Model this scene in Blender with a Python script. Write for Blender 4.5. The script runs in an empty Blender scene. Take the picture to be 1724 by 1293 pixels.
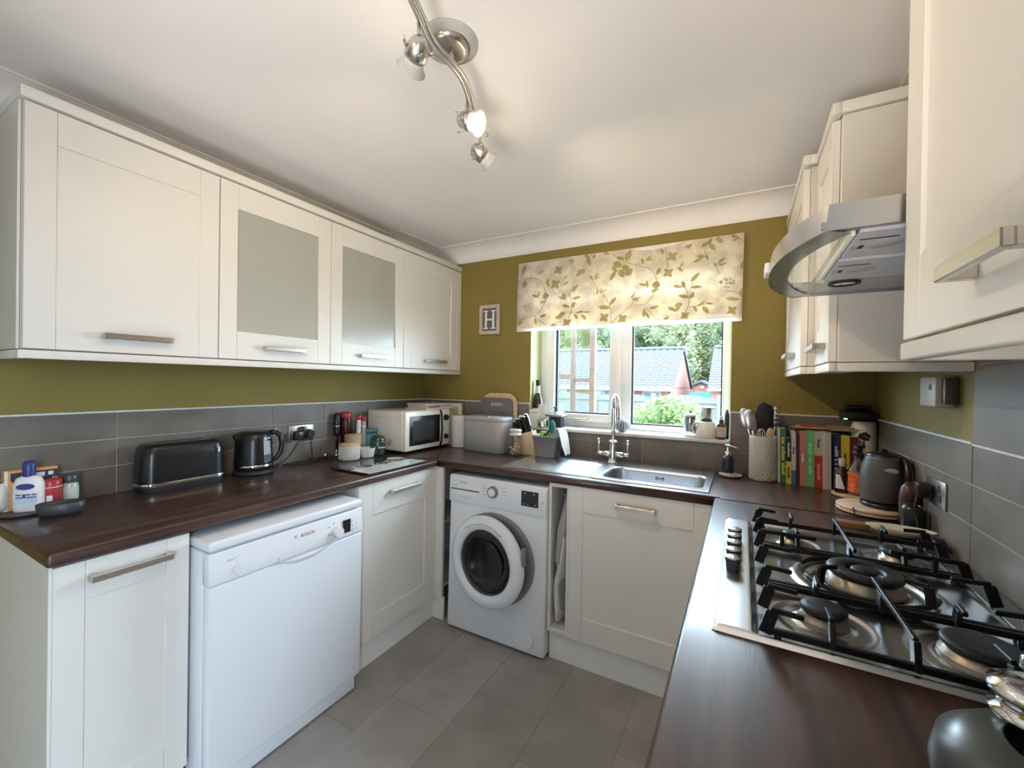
import bpy, bmesh, math, random
from mathutils import Vector, Matrix
PI = math.pi
random.seed(7)
scn = bpy.context.scene
col = scn.collection
W, CEIL = 2.65, 2.31            # room width (x), ceiling height
YR = -4.3                       # rear of the room
OX0, OX1, OZ0, OZ1 = 0.90, 2.07, 1.075, 2.08   # window opening
WT = 0.91                       # worktop height

# ---------------------------------------------------------------- camera, world, exposure
cam_d = bpy.data.cameras.new('camera'); cam = bpy.data.objects.new('camera', cam_d); col.objects.link(cam)
cam_d.sensor_width = 36.0; cam_d.lens = 704.67 * 36.0 / 1724.0; cam_d.clip_start = 0.02; cam_d.clip_end = 200
yaw, pit, rol = 0.50594, -0.00513, 0.01623
F = Vector((-math.sin(yaw)*math.cos(pit), math.cos(yaw)*math.cos(pit), math.sin(pit)))
r0 = Vector((math.cos(yaw), math.sin(yaw), 0)); u0 = r0.cross(F)
Rv = r0*math.cos(rol) + u0*math.sin(rol); Uv = -r0*math.sin(rol) + u0*math.cos(rol)
m = Matrix((( Rv.x, Uv.x, -F.x), (Rv.y, Uv.y, -F.y), (Rv.z, Uv.z, -F.z))).to_4x4()
m.translation = Vector((2.12898, -2.46292, 1.36141))
cam.matrix_world = m
scn.camera = cam
scn.view_settings.view_transform = 'Standard'; scn.view_settings.look = 'None'
scn.view_settings.gamma = 1.0; scn.view_settings.use_curve_mapping = False
scn.view_settings.exposure = 0.48
SKY = 19.5
wd = bpy.data.worlds.new('overcast_sky'); scn.world = wd; wd.use_nodes = True
nt = wd.node_tree; nt.nodes.clear()
wo = nt.nodes.new('ShaderNodeOutputWorld'); bg = nt.nodes.new('ShaderNodeBackground')
tc = nt.nodes.new('ShaderNodeTexCoord'); sx = nt.nodes.new('ShaderNodeSeparateXYZ'); cr = nt.nodes.new('ShaderNodeValToRGB')
nt.links.new(tc.outputs['Generated'], sx.inputs[0]); nt.links.new(sx.outputs['Z'], cr.inputs[0])
cr.color_ramp.elements[0].position = 0.0; cr.color_ramp.elements[0].color = (0.70, 0.85, 1.0, 1)
cr.color_ramp.elements[1].position = 0.6; cr.color_ramp.elements[1].color = (0.62, 0.79, 1.0, 1)
nt.links.new(cr.outputs[0], bg.inputs[0]); bg.inputs[1].default_value = SKY
nt.links.new(bg.outputs[0], wo.inputs[0])
cy = scn.cycles
cy.max_bounces = 10; cy.diffuse_bounces = 6; cy.glossy_bounces = 5; cy.transmission_bounces = 8; cy.transparent_max_bounces = 16
cy.caustics_reflective = False; cy.caustics_refractive = False; cy.sample_clamp_indirect = 6.0

def area(name, loc, rot, sx_, sy_, power, color=(1, 1, 1), portal=False):
    l = bpy.data.lights.new(name, 'AREA'); l.shape = 'RECTANGLE'; l.size = sx_; l.size_y = sy_; l.energy = power; l.color = color
    if portal: l.cycles.is_portal = True
    o = bpy.data.objects.new(name, l); o.location = loc; o.rotation_euler = rot; col.objects.link(o); return o
area('window_portal', ((OX0+OX1)/2, 0.2, (OZ0+OZ1)/2), (-PI/2, 0, 0), OX1-OX0, OZ1-OZ0, 1, portal=True)
ul = bpy.data.lights.new('added_ceiling_fill', 'SPOT'); ul.energy = 85; ul.color = (1.0, .90, .80); ul.spot_size = 1.45; ul.spot_blend = .7; ul.shadow_soft_size = .35  # added fill spot to brighten the ceiling; the room has no such lamp
uo = bpy.data.objects.new('added_ceiling_fill', ul); col.objects.link(uo)
uo.location = (1.85, -3.1, .75); uo.rotation_euler = Vector((-.30, 1.75, 1.55)).to_track_quat('-Z', 'Y').to_euler()
area('rear_portal', (W+0.05, -3.21, .97), (0, PI/2, 0), 1.84, .46, 1, portal=True)

# ---------------------------------------------------------------- materials
def mat(name, color, rough=0.5, metal=0.0, noise=0.04, nscale=8.0, bump=0.0, bscale=60.0, spec=0.5, coat=0.0, stretch=None,
        color2=None, emit=None, estr=0.0, objrand=0.0, rvar=0.0, trans=0.0, sub=None):
    m = bpy.data.materials.new(name); m.use_nodes = True
    n = m.node_tree.nodes; L = m.node_tree.links; p = n['Principled BSDF']
    p.inputs['Roughness'].default_value = rough; p.inputs['Metallic'].default_value = metal
    p.inputs['Specular IOR Level'].default_value = spec; p.inputs['Coat Weight'].default_value = coat
    p.inputs['Coat Roughness'].default_value = 0.08
    p.inputs['Transmission Weight'].default_value = trans
    t = n.new('ShaderNodeTexCoord'); mp = n.new('ShaderNodeMapping'); L.new(t.outputs['Object'], mp.inputs[0])
    if stretch: mp.inputs['Scale'].default_value = stretch
    nz = n.new('ShaderNodeTexNoise'); nz.inputs['Scale'].default_value = nscale; nz.inputs['Detail'].default_value = 6
    L.new(mp.outputs[0], nz.inputs[0])
    r = n.new('ShaderNodeValToRGB'); L.new(nz.outputs[0], r.inputs[0])
    c2 = color2 or tuple(min(1, c*(1+noise)) for c in color[:3]); c1 = color if color2 else tuple(c*(1-noise) for c in color[:3])
    r.color_ramp.elements[0].position = 0.35; r.color_ramp.elements[0].color = (*c1[:3], 1)
    r.color_ramp.elements[1].position = 0.65; r.color_ramp.elements[1].color = (*c2[:3], 1)
    out = r.outputs[0]
    if objrand:
        oi = n.new('ShaderNodeObjectInfo'); hs = n.new('ShaderNodeHueSaturation'); mm = n.new('ShaderNodeMapRange')
        mm.inputs['To Min'].default_value = 1-objrand; mm.inputs['To Max'].default_value = 1+objrand
        L.new(oi.outputs['Random'], mm.inputs[0]); L.new(mm.outputs[0], hs.inputs['Value']); L.new(out, hs.inputs['Color']); out = hs.outputs[0]
    L.new(out, p.inputs['Base Color'])
    if rvar:
        mr = n.new('ShaderNodeMapRange'); mr.inputs['To Min'].default_value = max(0, rough-rvar); mr.inputs['To Max'].default_value = rough+rvar
        L.new(nz.outputs[0], mr.inputs[0]); L.new(mr.outputs[0], p.inputs['Roughness'])
    if bump:
        b = n.new('ShaderNodeBump'); b.inputs['Strength'].default_value = bump; b.inputs['Distance'].default_value = 0.002
        nb = n.new('ShaderNodeTexNoise'); nb.inputs['Scale'].default_value = bscale; nb.inputs['Detail'].default_value = 4
        L.new(mp.outputs[0], nb.inputs[0]); L.new(nb.outputs[0], b.inputs['Height']); L.new(b.outputs[0], p.inputs['Normal'])
    if emit: p.inputs['Emission Color'].default_value = (*emit, 1); p.inputs['Emission Strength'].default_value = estr
    return m
def glassmat(name, tint=(1, 1, 1), refl=0.08, rough=0.0, gcol=(1, 1, 1)):
    m = bpy.data.materials.new(name); m.use_nodes = True; n = m.node_tree.nodes; L = m.node_tree.links; n.clear()
    o = n.new('ShaderNodeOutputMaterial'); t = n.new('ShaderNodeBsdfTransparent'); g = n.new('ShaderNodeBsdfGlossy'); x = n.new('ShaderNodeMixShader')
    lw = n.new('ShaderNodeLayerWeight'); lw.inputs['Blend'].default_value = 0.35
    mr = n.new('ShaderNodeMapRange'); mr.inputs['To Min'].default_value = refl*0.6; mr.inputs['To Max'].default_value = min(1, refl*6)
    nz = n.new('ShaderNodeTexNoise'); nz.inputs['Scale'].default_value = 3; rr = n.new('ShaderNodeMapRange')
    rr.inputs['To Min'].default_value = rough; rr.inputs['To Max'].default_value = rough+0.02
    L.new(nz.outputs[0], rr.inputs[0]); L.new(rr.outputs[0], g.inputs['Roughness'])
    t.inputs[0].default_value = (*tint, 1); g.inputs[0].default_value = (*gcol, 1)
    L.new(lw.outputs['Facing'], mr.inputs[0]); L.new(mr.outputs[0], x.inputs[0]); L.new(t.outputs[0], x.inputs[1]); L.new(g.outputs[0], x.inputs[2]); L.new(x.outputs[0], o.inputs[0])
    return m
def translucent(name, color, amount=0.4, bump=0.25):
    m = bpy.data.materials.new(name); m.use_nodes = True; n = m.node_tree.nodes; L = m.node_tree.links; n.clear()
    o = n.new('ShaderNodeOutputMaterial'); d = n.new('ShaderNodeBsdfDiffuse'); t = n.new('ShaderNodeBsdfTranslucent'); x = n.new('ShaderNodeMixShader')
    nz = n.new('ShaderNodeTexNoise'); nz.inputs['Scale'].default_value = 14; r = n.new('ShaderNodeValToRGB'); L.new(nz.outputs[0], r.inputs[0])
    tc = n.new('ShaderNodeTexCoord'); L.new(tc.outputs['Object'], nz.inputs[0])
    r.color_ramp.elements[0].position = .42; r.color_ramp.elements[0].color = (*[c*.90 for c in color], 1); r.color_ramp.elements[1].position = .58; r.color_ramp.elements[1].color = (*[min(1, c*1.08) for c in color], 1)
    b = n.new('ShaderNodeBump'); b.inputs['Strength'].default_value = bump; w = n.new('ShaderNodeTexNoise'); w.inputs['Scale'].default_value = 500; L.new(tc.outputs['Object'], w.inputs[0]); L.new(w.outputs[0], b.inputs['Height']); b.inputs['Distance'].default_value = .001
    L.new(b.outputs[0], d.inputs['Normal'])
    L.new(r.outputs[0], d.inputs[0]); L.new(r.outputs[0], t.inputs[0]); x.inputs[0].default_value = amount
    L.new(d.outputs[0], x.inputs[1]); L.new(t.outputs[0], x.inputs[2]); L.new(x.outputs[0], o.inputs[0]); return m
M = {}
M['olive'] = mat('olive_wall_paint', (0.245, 0.185, 0.042), 0.75, noise=0.05, nscale=3, bump=0.15, bscale=180)
M['ceil'] = mat('ceiling_paint', (0.92, 0.895, 0.90), 0.9, noise=0.02, nscale=2, bump=0.1, bscale=120)
M['coving'] = mat('coving_paint', (0.88, 0.855, 0.84), 0.7, noise=0.02)
M['floorb'] = mat('floor_screed', (0.24, 0.225, 0.20), 0.8)
M['floort'] = mat('vinyl_floor_tile', (0.29, 0.265, 0.245), 0.42, nscale=5, color2=(0.36, 0.332, 0.31), objrand=0.07, bump=0.15, bscale=90, rvar=.08)
M['tile'] = mat('slate_wall_tile', (0.140, 0.122, 0.106), 0.42, nscale=7, color2=(0.185, 0.163, 0.143), objrand=0.06, bump=0.25, bscale=70)
M['grout'] = mat('tile_grout', (0.50, 0.49, 0.46), 0.8)
M['trimw'] = mat('white_tile_trim', (0.75, 0.76, 0.74), 0.35)
M['cab'] = mat('cream_cabinet_foil', (0.77, 0.745, 0.70), 0.38, noise=0.012, nscale=4, bump=0.05, bscale=150)
M['cabi'] = mat('cabinet_inside', (0.62, 0.60, 0.56), 0.6)
M['gapd'] = mat('shadow_gap', (0.12, 0.10, 0.09), 0.8)
M['fglass'] = mat('frosted_cabinet_glass', (0.64, 0.65, 0.58), 0.22, noise=.02, trans=0.35)
M['appl'] = mat('white_appliance_enamel', (0.80, 0.82, 0.86), 0.25, noise=0.008, nscale=3)
M['applg'] = mat('grey_appliance_plastic', (0.22, 0.22, 0.23), 0.4)
M['plinth'] = mat('plinth_foil', (0.84, 0.84, 0.82), 0.42, noise=0.015)
M['nickel'] = mat('brushed_nickel', (0.62, 0.58, 0.53), 0.28, 1.0, noise=.08, nscale=40, stretch=(1, .05, 1))
M['chrome'] = mat('polished_chrome', (0.80, 0.81, 0.82), 0.08, 1.0, noise=.01)
M['steel'] = mat('brushed_steel', (0.66, 0.67, 0.69), 0.25, 1.0, noise=.02, nscale=4)
M['bowl'] = mat('shaded_bowl_steel', (0.46, 0.47, 0.49), 0.30, 1.0, noise=.02, nscale=4)  # darker copy of the sink steel, the bowl's shade put into its colour
M['hobsteel'] = mat('hob_steel', (0.82, 0.83, 0.86), 0.24, 1.0, noise=.02, nscale=5)
M['iron'] = mat('cast_iron', (0.010, 0.010, 0.011), 0.42, spec=.25, bump=.3, bscale=300)
M['cap'] = mat('burner_enamel', (0.016, 0.016, 0.019), 0.45, spec=.3)
M['brass'] = mat('burner_ring', (0.33, 0.29, 0.24), 0.4, .9)
M['blackp'] = mat('black_plastic', (0.012, 0.012, 0.014), 0.28)
M['blackm'] = mat('matt_black', (0.018, 0.018, 0.02), 0.6)
M['char'] = mat('charcoal_plastic', (0.055, 0.057, 0.062), 0.42)
M['greyp'] = mat('grey_plastic', (0.30, 0.305, 0.31), 0.42)
M['white'] = mat('white_plastic', (0.80, 0.80, 0.79), 0.35)
M['pvc'] = mat('upvc_frame', (0.82, 0.82, 0.81), 0.3, noise=.01)
M['gasket'] = mat('black_gasket', (0.02, 0.02, 0.02), 0.6)
M['paper'] = mat('paper', (0.74, 0.70, 0.62), 0.8, noise=.12, nscale=90, stretch=(1, 1, 20))
M['cream'] = mat('cream_enamel', (0.84, 0.80, 0.71), 0.25, noise=.01)
M['wood'] = mat('beech_wood', (0.58, 0.39, 0.22), 0.5, nscale=12, color2=(0.68, 0.49, 0.30), stretch=(6, 6, 1))
M['woodd'] = mat('walnut_handle', (0.18, 0.075, 0.035), 0.5, nscale=16, color2=(0.28, 0.12, 0.06), stretch=(1, 6, 6))
M['woodl'] = mat('pale_board_wood', (0.56, 0.40, 0.26), 0.6, nscale=14, color2=(0.66, 0.50, 0.34), stretch=(1, 6, 6))
M['glass'] = glassmat('clear_glass')
M['wglass'] = glassmat('window_glass', (0.97, 0.99, 0.98), refl=0.035)
M['jglass'] = glassmat('jar_glass', (0.93, 0.95, 0.94), refl=0.12)
M['dglass'] = glassmat('dark_door_glass', (0.22, 0.23, 0.24), refl=0.035)
M['smoke'] = glassmat('smoked_glass', (0.30, 0.31, 0.30), refl=0.10, rough=.08)
M['amber'] = glassmat('amber_glass', (0.35, 0.16, 0.07), refl=0.10)
M['ggreen'] = mat('green_glass_jar', (0.030, 0.062, 0.055), 0.12, coat=.5)
M['frost'] = translucent('frosted_lamp_glass', (0.9, 0.9, 0.9), .5)
M['frost2'] = translucent('darkened_frosted_lamp_glass', (0.62, 0.61, 0.60), .06)  # copy of the lamp glass, darkened so these shades look unlit
M['blind'] = translucent('blind_linen', (0.88, 0.80, 0.69), .5)
M['leaf'] = translucent('printed_olive_leaf', (0.52, 0.46, 0.22), .38)
M['leafp'] = translucent('printed_pale_leaf', (0.93, 0.88, 0.78), .5)
M['towel'] = mat('grey_towel', (0.42, 0.42, 0.40), 0.95, bump=1., bscale=400)
M['towelw'] = mat('white_towel', (0.72, 0.71, 0.68), 0.95, bump=1., bscale=400)
# mahogany worktop: streaks along the length of each run
def woodtop(name, stretch):
    m = mat(name, (0.026, 0.0095, 0.007), 0.36, nscale=3.2, color2=(0.085, 0.038, 0.028), stretch=stretch, bump=.10, bscale=25, rvar=.03, spec=.6, coat=.35)
    m.node_tree.nodes['Principled BSDF'].inputs['Coat Roughness'].default_value = .13
    return m
M['topY'] = woodtop('mahogany_worktop_lengthways', (9, .8, 9)); M['topX'] = woodtop('mahogany_worktop_crossways', (.8, 9, 9))
def cmat(name, c, rough=.5, **k):
    if name not in M: M[name] = mat(name, c, rough, **k)
    return M[name]

# ---------------------------------------------------------------- mesh helpers
class B:
    def __init__(s): s.bm = bmesh.new()
    def _fin(s, g, mi=0, smooth=False):
        for f in {f for v in g for f in v.link_faces}:
            f.material_index = mi; f.smooth = smooth
    def box(s, x0, x1, y0, y1, z0, z1, bev=0.0, seg=2, mi=0, mx=None):
        x0, x1 = min(x0, x1), max(x0, x1); y0, y1 = min(y0, y1), max(y0, y1); z0, z1 = min(z0, z1), max(z0, z1)
        t = bmesh.new(); bmesh.ops.create_cube(t, size=1.0)
        for v in t.verts: v.co = Vector(((v.co.x+.5)*(x1-x0)+x0, (v.co.y+.5)*(y1-y0)+y0, (v.co.z+.5)*(z1-z0)+z0))
        if bev > 0:
            bmesh.ops.bevel(t, geom=t.edges[:], offset=min(bev, .49*min(x1-x0, y1-y0, z1-z0)), segments=seg, profile=.5, affect='EDGES')
        return s._merge(t, mi, bev > 0 and seg > 1, mx)
    def _merge(s, t, mi, smooth, mx=None):
        if mx is not None: bmesh.ops.transform(t, matrix=mx, verts=t.verts[:])
        for f in t.faces: f.material_index = mi; f.smooth = smooth
        me = bpy.data.meshes.new('t'); t.to_mesh(me); t.free(); s.bm.from_mesh(me); bpy.data.meshes.remove(me); return s
    def cyl(s, p0, p1, r0, r1=None, seg=24, mi=0, smooth=True, caps=True):
        p0, p1 = Vector(p0), Vector(p1); r1 = r0 if r1 is None else r1; d = p1-p0
        t = bmesh.new(); bmesh.ops.create_cone(t, cap_ends=caps, cap_tris=False, segments=seg, radius1=r0, radius2=r1, depth=d.length)
        q = d.to_track_quat('Z', 'Y').to_matrix().to_4x4(); q.translation = (p0+p1)/2
        bmesh.ops.transform(t, matrix=q, verts=t.verts[:])
        for f in t.faces: f.material_index = mi; f.smooth = smooth and len(f.verts) <= 4
        me = bpy.data.meshes.new('t'); t.to_mesh(me); t.free(); s.bm.from_mesh(me); bpy.data.meshes.remove(me); return s
    def lathe(s, prof, c=(0, 0, 0), seg=32, mi=0, smooth=True, mx=None, sx=1, sy=1, arc=None):
        t = bmesh.new(); rings = []
        for r, z in prof:
            if r < 1e-6: rings.append([t.verts.new((0, 0, z))])
            else: rings.append([t.verts.new((r*math.cos(2*PI*i/seg)*sx, r*math.sin(2*PI*i/seg)*sy, z)) for i in range(seg)])
        for a, b in zip(rings, rings[1:]):
            for i in range(seg):
                j = (i+1) % seg
                vs = []
                for v in ([a[0]] if len(a) == 1 else [a[i], a[j]]) + ([b[0]] if len(b) == 1 else [b[j], b[i]]): vs.append(v)
                if len(vs) >= 3:
                    try: t.faces.new(vs)
                    except ValueError: pass
        mm = (mx or Matrix.Identity(4)).copy(); mm = Matrix.Translation(Vector(c)) @ mm
        return s._merge(t, mi, smooth, mm)
    def tube(s, pts, r, seg=10, mi=0, closed=False, caps=True, flat=1.0):
        pts = [Vector(p) for p in pts]; n = len(pts); rr = r if isinstance(r, (list, tuple)) else [r]*n
        t = bmesh.new(); rings = []; up = None
        for i, p in enumerate(pts):
            a = pts[(i-1) % n] if (i > 0 or closed) else p; b = pts[(i+1) % n] if (i < n-1 or closed) else p
            d = (b-a).normalized()
            if up is None:
                up = Vector((0, 0, 1)) if abs(d.z) < .9 else Vector((1, 0, 0))
            x = up.cross(d)
            if x.length < 1e-5: x = Vector((1, 0, 0)).cross(d)
            x.normalize(); y = d.cross(x).normalized(); up = y
            rings.append([t.verts.new(p + x*rr[i]*math.cos(2*PI*k/seg) + y*rr[i]*flat*math.sin(2*PI*k/seg)) for k in range(seg)])
        R_ = list(zip(rings, rings[1:])) + ([(rings[-1], rings[0])] if closed else [])
        for a, b in R_:
            for k in range(seg):
                j = (k+1) % seg; t.faces.new((a[k], a[j], b[j], b[k]))
        if caps and not closed: t.faces.new(rings[0][::-1]); t.faces.new(rings[-1])
        return s._merge(t, mi, True)
    def prism(s, poly, z0, z1, mx=None, mi=0, bev=0.0, smooth=False):
        t = bmesh.new(); a = [t.verts.new((x, y, z0)) for x, y in poly]; b = [t.verts.new((x, y, z1)) for x, y in poly]
        t.faces.new(a[::-1]); t.faces.new(b); n = len(poly)
        for i in range(n): t.faces.new((a[i], a[(i+1) % n], b[(i+1) % n], b[i]))
        bmesh.ops.recalc_face_normals(t, faces=t.faces[:])
        if bev: bmesh.ops.bevel(t, geom=[e for e in t.edges if e.is_manifold and e.calc_face_angle(0) > .5], offset=bev, segments=2, profile=.5, affect='EDGES')
        return s._merge(t, mi, smooth or bool(bev), mx)
    def ball(s, c, r, sc=(1, 1, 1), sub=3, mi=0):
        t = bmesh.new(); bmesh.ops.create_icosphere(t, subdivisions=sub, radius=r)
        return s._merge(t, mi, True, Matrix.Translation(Vector(c)) @ Matrix.Diagonal((*sc, 1)))
    def sheet(s, fn, nu, nv, mi=0, smooth=True):
        t = bmesh.new(); g = [[t.verts.new(fn(i/nu, j/nv)) for j in range(nv+1)] for i in range(nu+1)]
        for i in range(nu):
            for j in range(nv): t.faces.new((g[i][j], g[i+1][j], g[i+1][j+1], g[i][j+1]))
        return s._merge(t, mi, smooth)
    def tf(s, mx): bmesh.ops.transform(s.bm, matrix=mx, verts=s.bm.verts[:]); return s
ORG = {}
def root_of(o):
    while o.parent: o = o.parent
    return o
def obj(name, b, mats, parent=None, local=False, recalc=True, smooth_angle=None):
    if not isinstance(mats, (list, tuple)): mats = [mats]
    if parent is not None and not local:
        bmesh.ops.translate(b.bm, verts=b.bm.verts[:], vec=-Vector(root_of(parent).location))
    if recalc: bmesh.ops.recalc_face_normals(b.bm, faces=b.bm.faces[:])
    me = bpy.data.meshes.new(name); b.bm.to_mesh(me); b.bm.free()
    for m_ in mats: me.materials.append(m_)
    o = bpy.data.objects.new(name, me); col.objects.link(o)
    if parent is not None: o.parent = parent
    return o
def thing(name, label, cat, loc=(0, 0, 0), group=None, rotz=0.0):
    o = bpy.data.objects.new(name, None); o.empty_display_size = .05; col.objects.link(o)
    o.location = loc; o.rotation_euler = (0, 0, rotz); o['label'] = label; o['category'] = cat
    if group: o['group'] = group
    return o
def tag(o, label, cat, group=None):
    o['label'] = label; o['category'] = cat
    if group: o['group'] = group
    return o
def recenter(o):
    """move the origin of a single-mesh thing to the bottom centre of its mesh"""
    vs = o.data.vertices; c = Vector(((min(v.co.x for v in vs)+max(v.co.x for v in vs))/2, (min(v.co.y for v in vs)+max(v.co.y for v in vs))/2, min(v.co.z for v in vs)))
    for v in vs: v.co -= c
    o.location = o.location + c; return o
def single(name, b, mats, label, cat, group=None):
    return tag(recenter(obj(name, b, mats)), label, cat, group)
def struct(name, b, mats, parent=None):
    o = obj(name, b, mats, parent)
    if parent is None: o['kind'] = 'structure'
    return o
def text(name, s, size, material, parent, origin, right, up, ext=0.0004, spacing=1.0, local=False, align='CENTER', bold=0.0):
    if s.startswith('~'): return marks(name, s[1:], size, material, parent, origin, right, up, local)
    cu = bpy.data.curves.new('t', 'FONT'); cu.body = s; cu.size = size; cu.extrude = ext; cu.align_x = align; cu.align_y = 'CENTER'; cu.space_character = spacing
    cu.offset = bold; cu.resolution_u = 2
    to = bpy.data.objects.new('t', cu); col.objects.link(to)
    dg = bpy.context.evaluated_depsgraph_get(); me = bpy.data.meshes.new_from_object(to.evaluated_get(dg)); bpy.data.objects.remove(to); bpy.data.curves.remove(cu)
    r, u = Vector(right).normalized(), Vector(up).normalized(); nn = r.cross(u)
    mx = Matrix((( r.x, u.x, nn.x), (r.y, u.y, nn.y), (r.z, u.z, nn.z))).to_4x4(); mx.translation = Vector(origin)
    me.transform(mx)
    if not local and parent is not None: me.transform(Matrix.Translation(-Vector(root_of(parent).location)))
    me.materials.clear(); me.materials.append(material); me.name = name
    o = bpy.data.objects.new(name, me); col.objects.link(o); o.parent = parent; return o
def marks(name, spec, size, material, parent, origin, right, up, local=False):
    r, u = Vector(right).normalized(), Vector(up).normalized(); nn = r.cross(u)
    mx = Matrix(((r.x, u.x, nn.x), (r.y, u.y, nn.y), (r.z, u.z, nn.z))).to_4x4(); mx.translation = Vector(origin)
    b = B(); words = [int(q) for q in spec.split()]; cw = size*.55; tot = sum(words)*cw+(len(words)-1)*cw; x = -tot/2; rs = random.Random(len(spec)+words[0])
    for w_ in words:
        for _ in range(w_):
            h = size*rs.choice((.5, .5, .72)); b.box(x+cw*.12, x+cw*.88, -size*.28, -size*.28+h, -.0003, .0003); x += cw
        x += cw
    b.tf(mx); return obj(name, b, material, parent, local=local)
def frameM(origin, u, v):
    u, v = Vector(u), Vector(v); w = Vector((0, 0, 1))
    mx = Matrix(((u.x, v.x, w.x), (u.y, v.y, w.y), (u.z, v.z, w.z))).to_4x4(); mx.translation = Vector(origin); return mx
def copytree(o, parent=None):
    c = o.copy(); col.objects.link(c)
    if parent: c.parent = parent
    for ch in [k for k in bpy.data.objects if k.parent is o]: copytree(ch, c)
    return c
# ================================================================ the room
b = B(); b.box(-.1, W+.1, YR, 0, -.12, -.004); floor = struct('floor', b, M['floorb'])
fx0, fx1 = .50, 2.25
k = 0
ft = None
ys = [-.50 - .42*i for i in range(10)]
for ci in range(6):
    x0 = .52 + .305*ci; off = (ci % 2)*.21
    for y1 in ys:
        a, c = y1+off-.42, y1+off
        c = min(c, -.5)
        if c-a < .05: continue
        b = B(); b.box(x0+.0005, x0+.305-.0005, a+.0005, c-.0005, -.004, 0.0, .0003, 1); obj('floor_tile', b, M['floort'], floor)
b = B(); b.box(-.1, W+.1, YR, 0, CEIL, CEIL+.1); struct('ceiling', b, M['ceil'])
b = B(); b.box(-.1, 0, YR, 0, 0, CEIL); wall_left = struct('wall_left', b, M['olive'])
b = B(); b.box(W, W+.1, -2.98, 0, 0, CEIL); b.box(W, W+.1, YR, -3.44, 0, CEIL); b.box(W, W+.1, -3.44, -2.98, 1.9, CEIL); b.box(W, W+.1, -3.44, -2.98, 0, .05); wall_right = struct('wall_right', b, M['olive'])
WD = .30
b = B()
b.box(-.1, OX0, 0, WD, 0, CEIL); b.box(OX1, W+.1, 0, WD, 0, CEIL); b.box(OX0, OX1, 0, WD, 0, OZ0-.02); b.box(OX0, OX1, 0, WD, OZ1, CEIL)
wall_win = struct('wall_window', b, M['olive'])
b = B()
b.box(-.1, W+.1, YR-.1, YR, 0, CEIL)
wall_rear = struct('wall_rear', b, M['ceil'])

# wall tiles: three courses above the worktop, each tile its own piece
ROWS = [(.898, 1.013), (1.013, 1.117), (1.117, 1.219)]
TT = .008
def tiles(axis, plane, a0, a1, joint0, rows, parent, sgn, pitch=.305):
    # grout bed
    g = B(); z0, z1 = rows[0][0], rows[-1][1]
    if axis == 'y': g.box(plane, plane+sgn*(TT-.0025), a0, a1, z0, z1)
    else: g.box(a0, a1, plane, plane+sgn*(TT-.0025), z0, z1)
    obj('grout_bed', g, M['grout'], parent)
    js = [joint0 + pitch*i for i in range(-30, 31)]
    js = [a0] + [j for j in js if a0+.02 < j < a1-.02] + [a1]
    for za, zb in rows:
        for ja, jb in zip(js, js[1:]):
            t = B(); e = .0013; d = random.uniform(-.0003, .0003)
            if axis == 'y': t.box(plane+sgn*.001, plane+sgn*(TT+d), ja+e, jb-e, za+e, zb-e, .0008, 1)
            else: t.box(ja+e, jb-e, plane+sgn*.001, plane+sgn*(TT+d), za+e, zb-e, .0008, 1)
            obj('wall_tile', t, M['tile'], parent)
tiles('y', 0, -2.10, -.001, -1.785, ROWS, wall_left, 1)
ROWB = [(.898, 1.013), (1.013, 1.056)]
tiles('x', 0, .009, OX0-.002, 1.32, ROWS, wall_win, -1)
tiles('x', 0, OX0-.002, OX1+.002, 1.32, ROWB, wall_win, -1)
tiles('x', 0, OX1+.002, W-.009, 1.925+.305, ROWS, wall_win, -1)
tiles('y', W, -.958, -.001, -.958, ROWS, wall_right, -1)
ROWH = ROWS + [(1.219+.103*i, 1.219+.103*(i+1)) for i in range(5)]
tiles('y', W, -2.56, -.958, -.958, ROWH, wall_right, -1)
# white edge trims on top of the tiles
b = B(); b.box(0, TT+.003, -2.10, -.003, 1.219, 1.2255, .001, 1); struct('trim_1', b, M['trimw'])
b = B(); b.box(.009, OX0, -TT-.003, 0, 1.219, 1.2255, .001, 1); struct('trim_2', b, M['trimw'])
b = B(); b.box(OX1-.002, W-.009, -TT-.003, 0, 1.219, 1.2255, .001, 1); b.box(OX1-.004, OX1+.003, -TT-.003, .0, OZ0-.02, 1.219, .001, 1); struct('trim_3', b, M['trimw'])
b = B(); b.box(W-TT-.003, W, -.956, -.003, 1.219, 1.2265, .001, 1); struct('trim_4', b, M['trimw'])
b = B(); b.box(W-TT-.0015, W-TT+.001, -2.5, -.956, 1.2175, 1.2225); struct('trim_5', b, M['trimw'])

# coving: concave sweep, with the small boxed step in the far left corner
def cove_prof(n=8):
    p = [(0, CEIL-.105), (.004, CEIL-.105), (.004, CEIL-.098)]
    for i in range(n+1):
        a = PI/2*i/n
        p.append((.100 - .094*math.cos(a), CEIL-.096+.0905*math.sin(a)))
    p += [(.108, CEIL-.0055), (.108, CEIL)]
    return p
def cove(name, path, ins):
    # path: list of 2D points on the wall line, ins: inward normals per vertex (mitred)
    t = bmesh.new(); rings = []
    for (x, y), (nx, ny) in zip(path, ins): rings.append([t.verts.new((x+nx*d, y+ny*d, z)) for d, z in cove_prof()])
    for a, c in zip(rings, rings[1:]):
        for i in range(len(a)-1): f = t.faces.new((a[i], a[i+1], c[i+1], c[i])); f.smooth = 3 <= i <= 10
    bb = B(); bb.bm.free(); bb.bm = t; return struct(name, bb, M['coving'])
cove('trim_6', [(0, YR), (0, -.385), (.065, -.385), (.108, -.385), (.108, 0), (1.2, 0), (W, 0)], [(1, 0), (1, -1), (0, -1), (1, -1), (1, -1), (0, -1), (-1, -1)])
cove('trim_7', [(W, 0), (W, -1.6), (W, YR)], [(-1, -1), (-1, 0), (-1, 0)])

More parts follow.
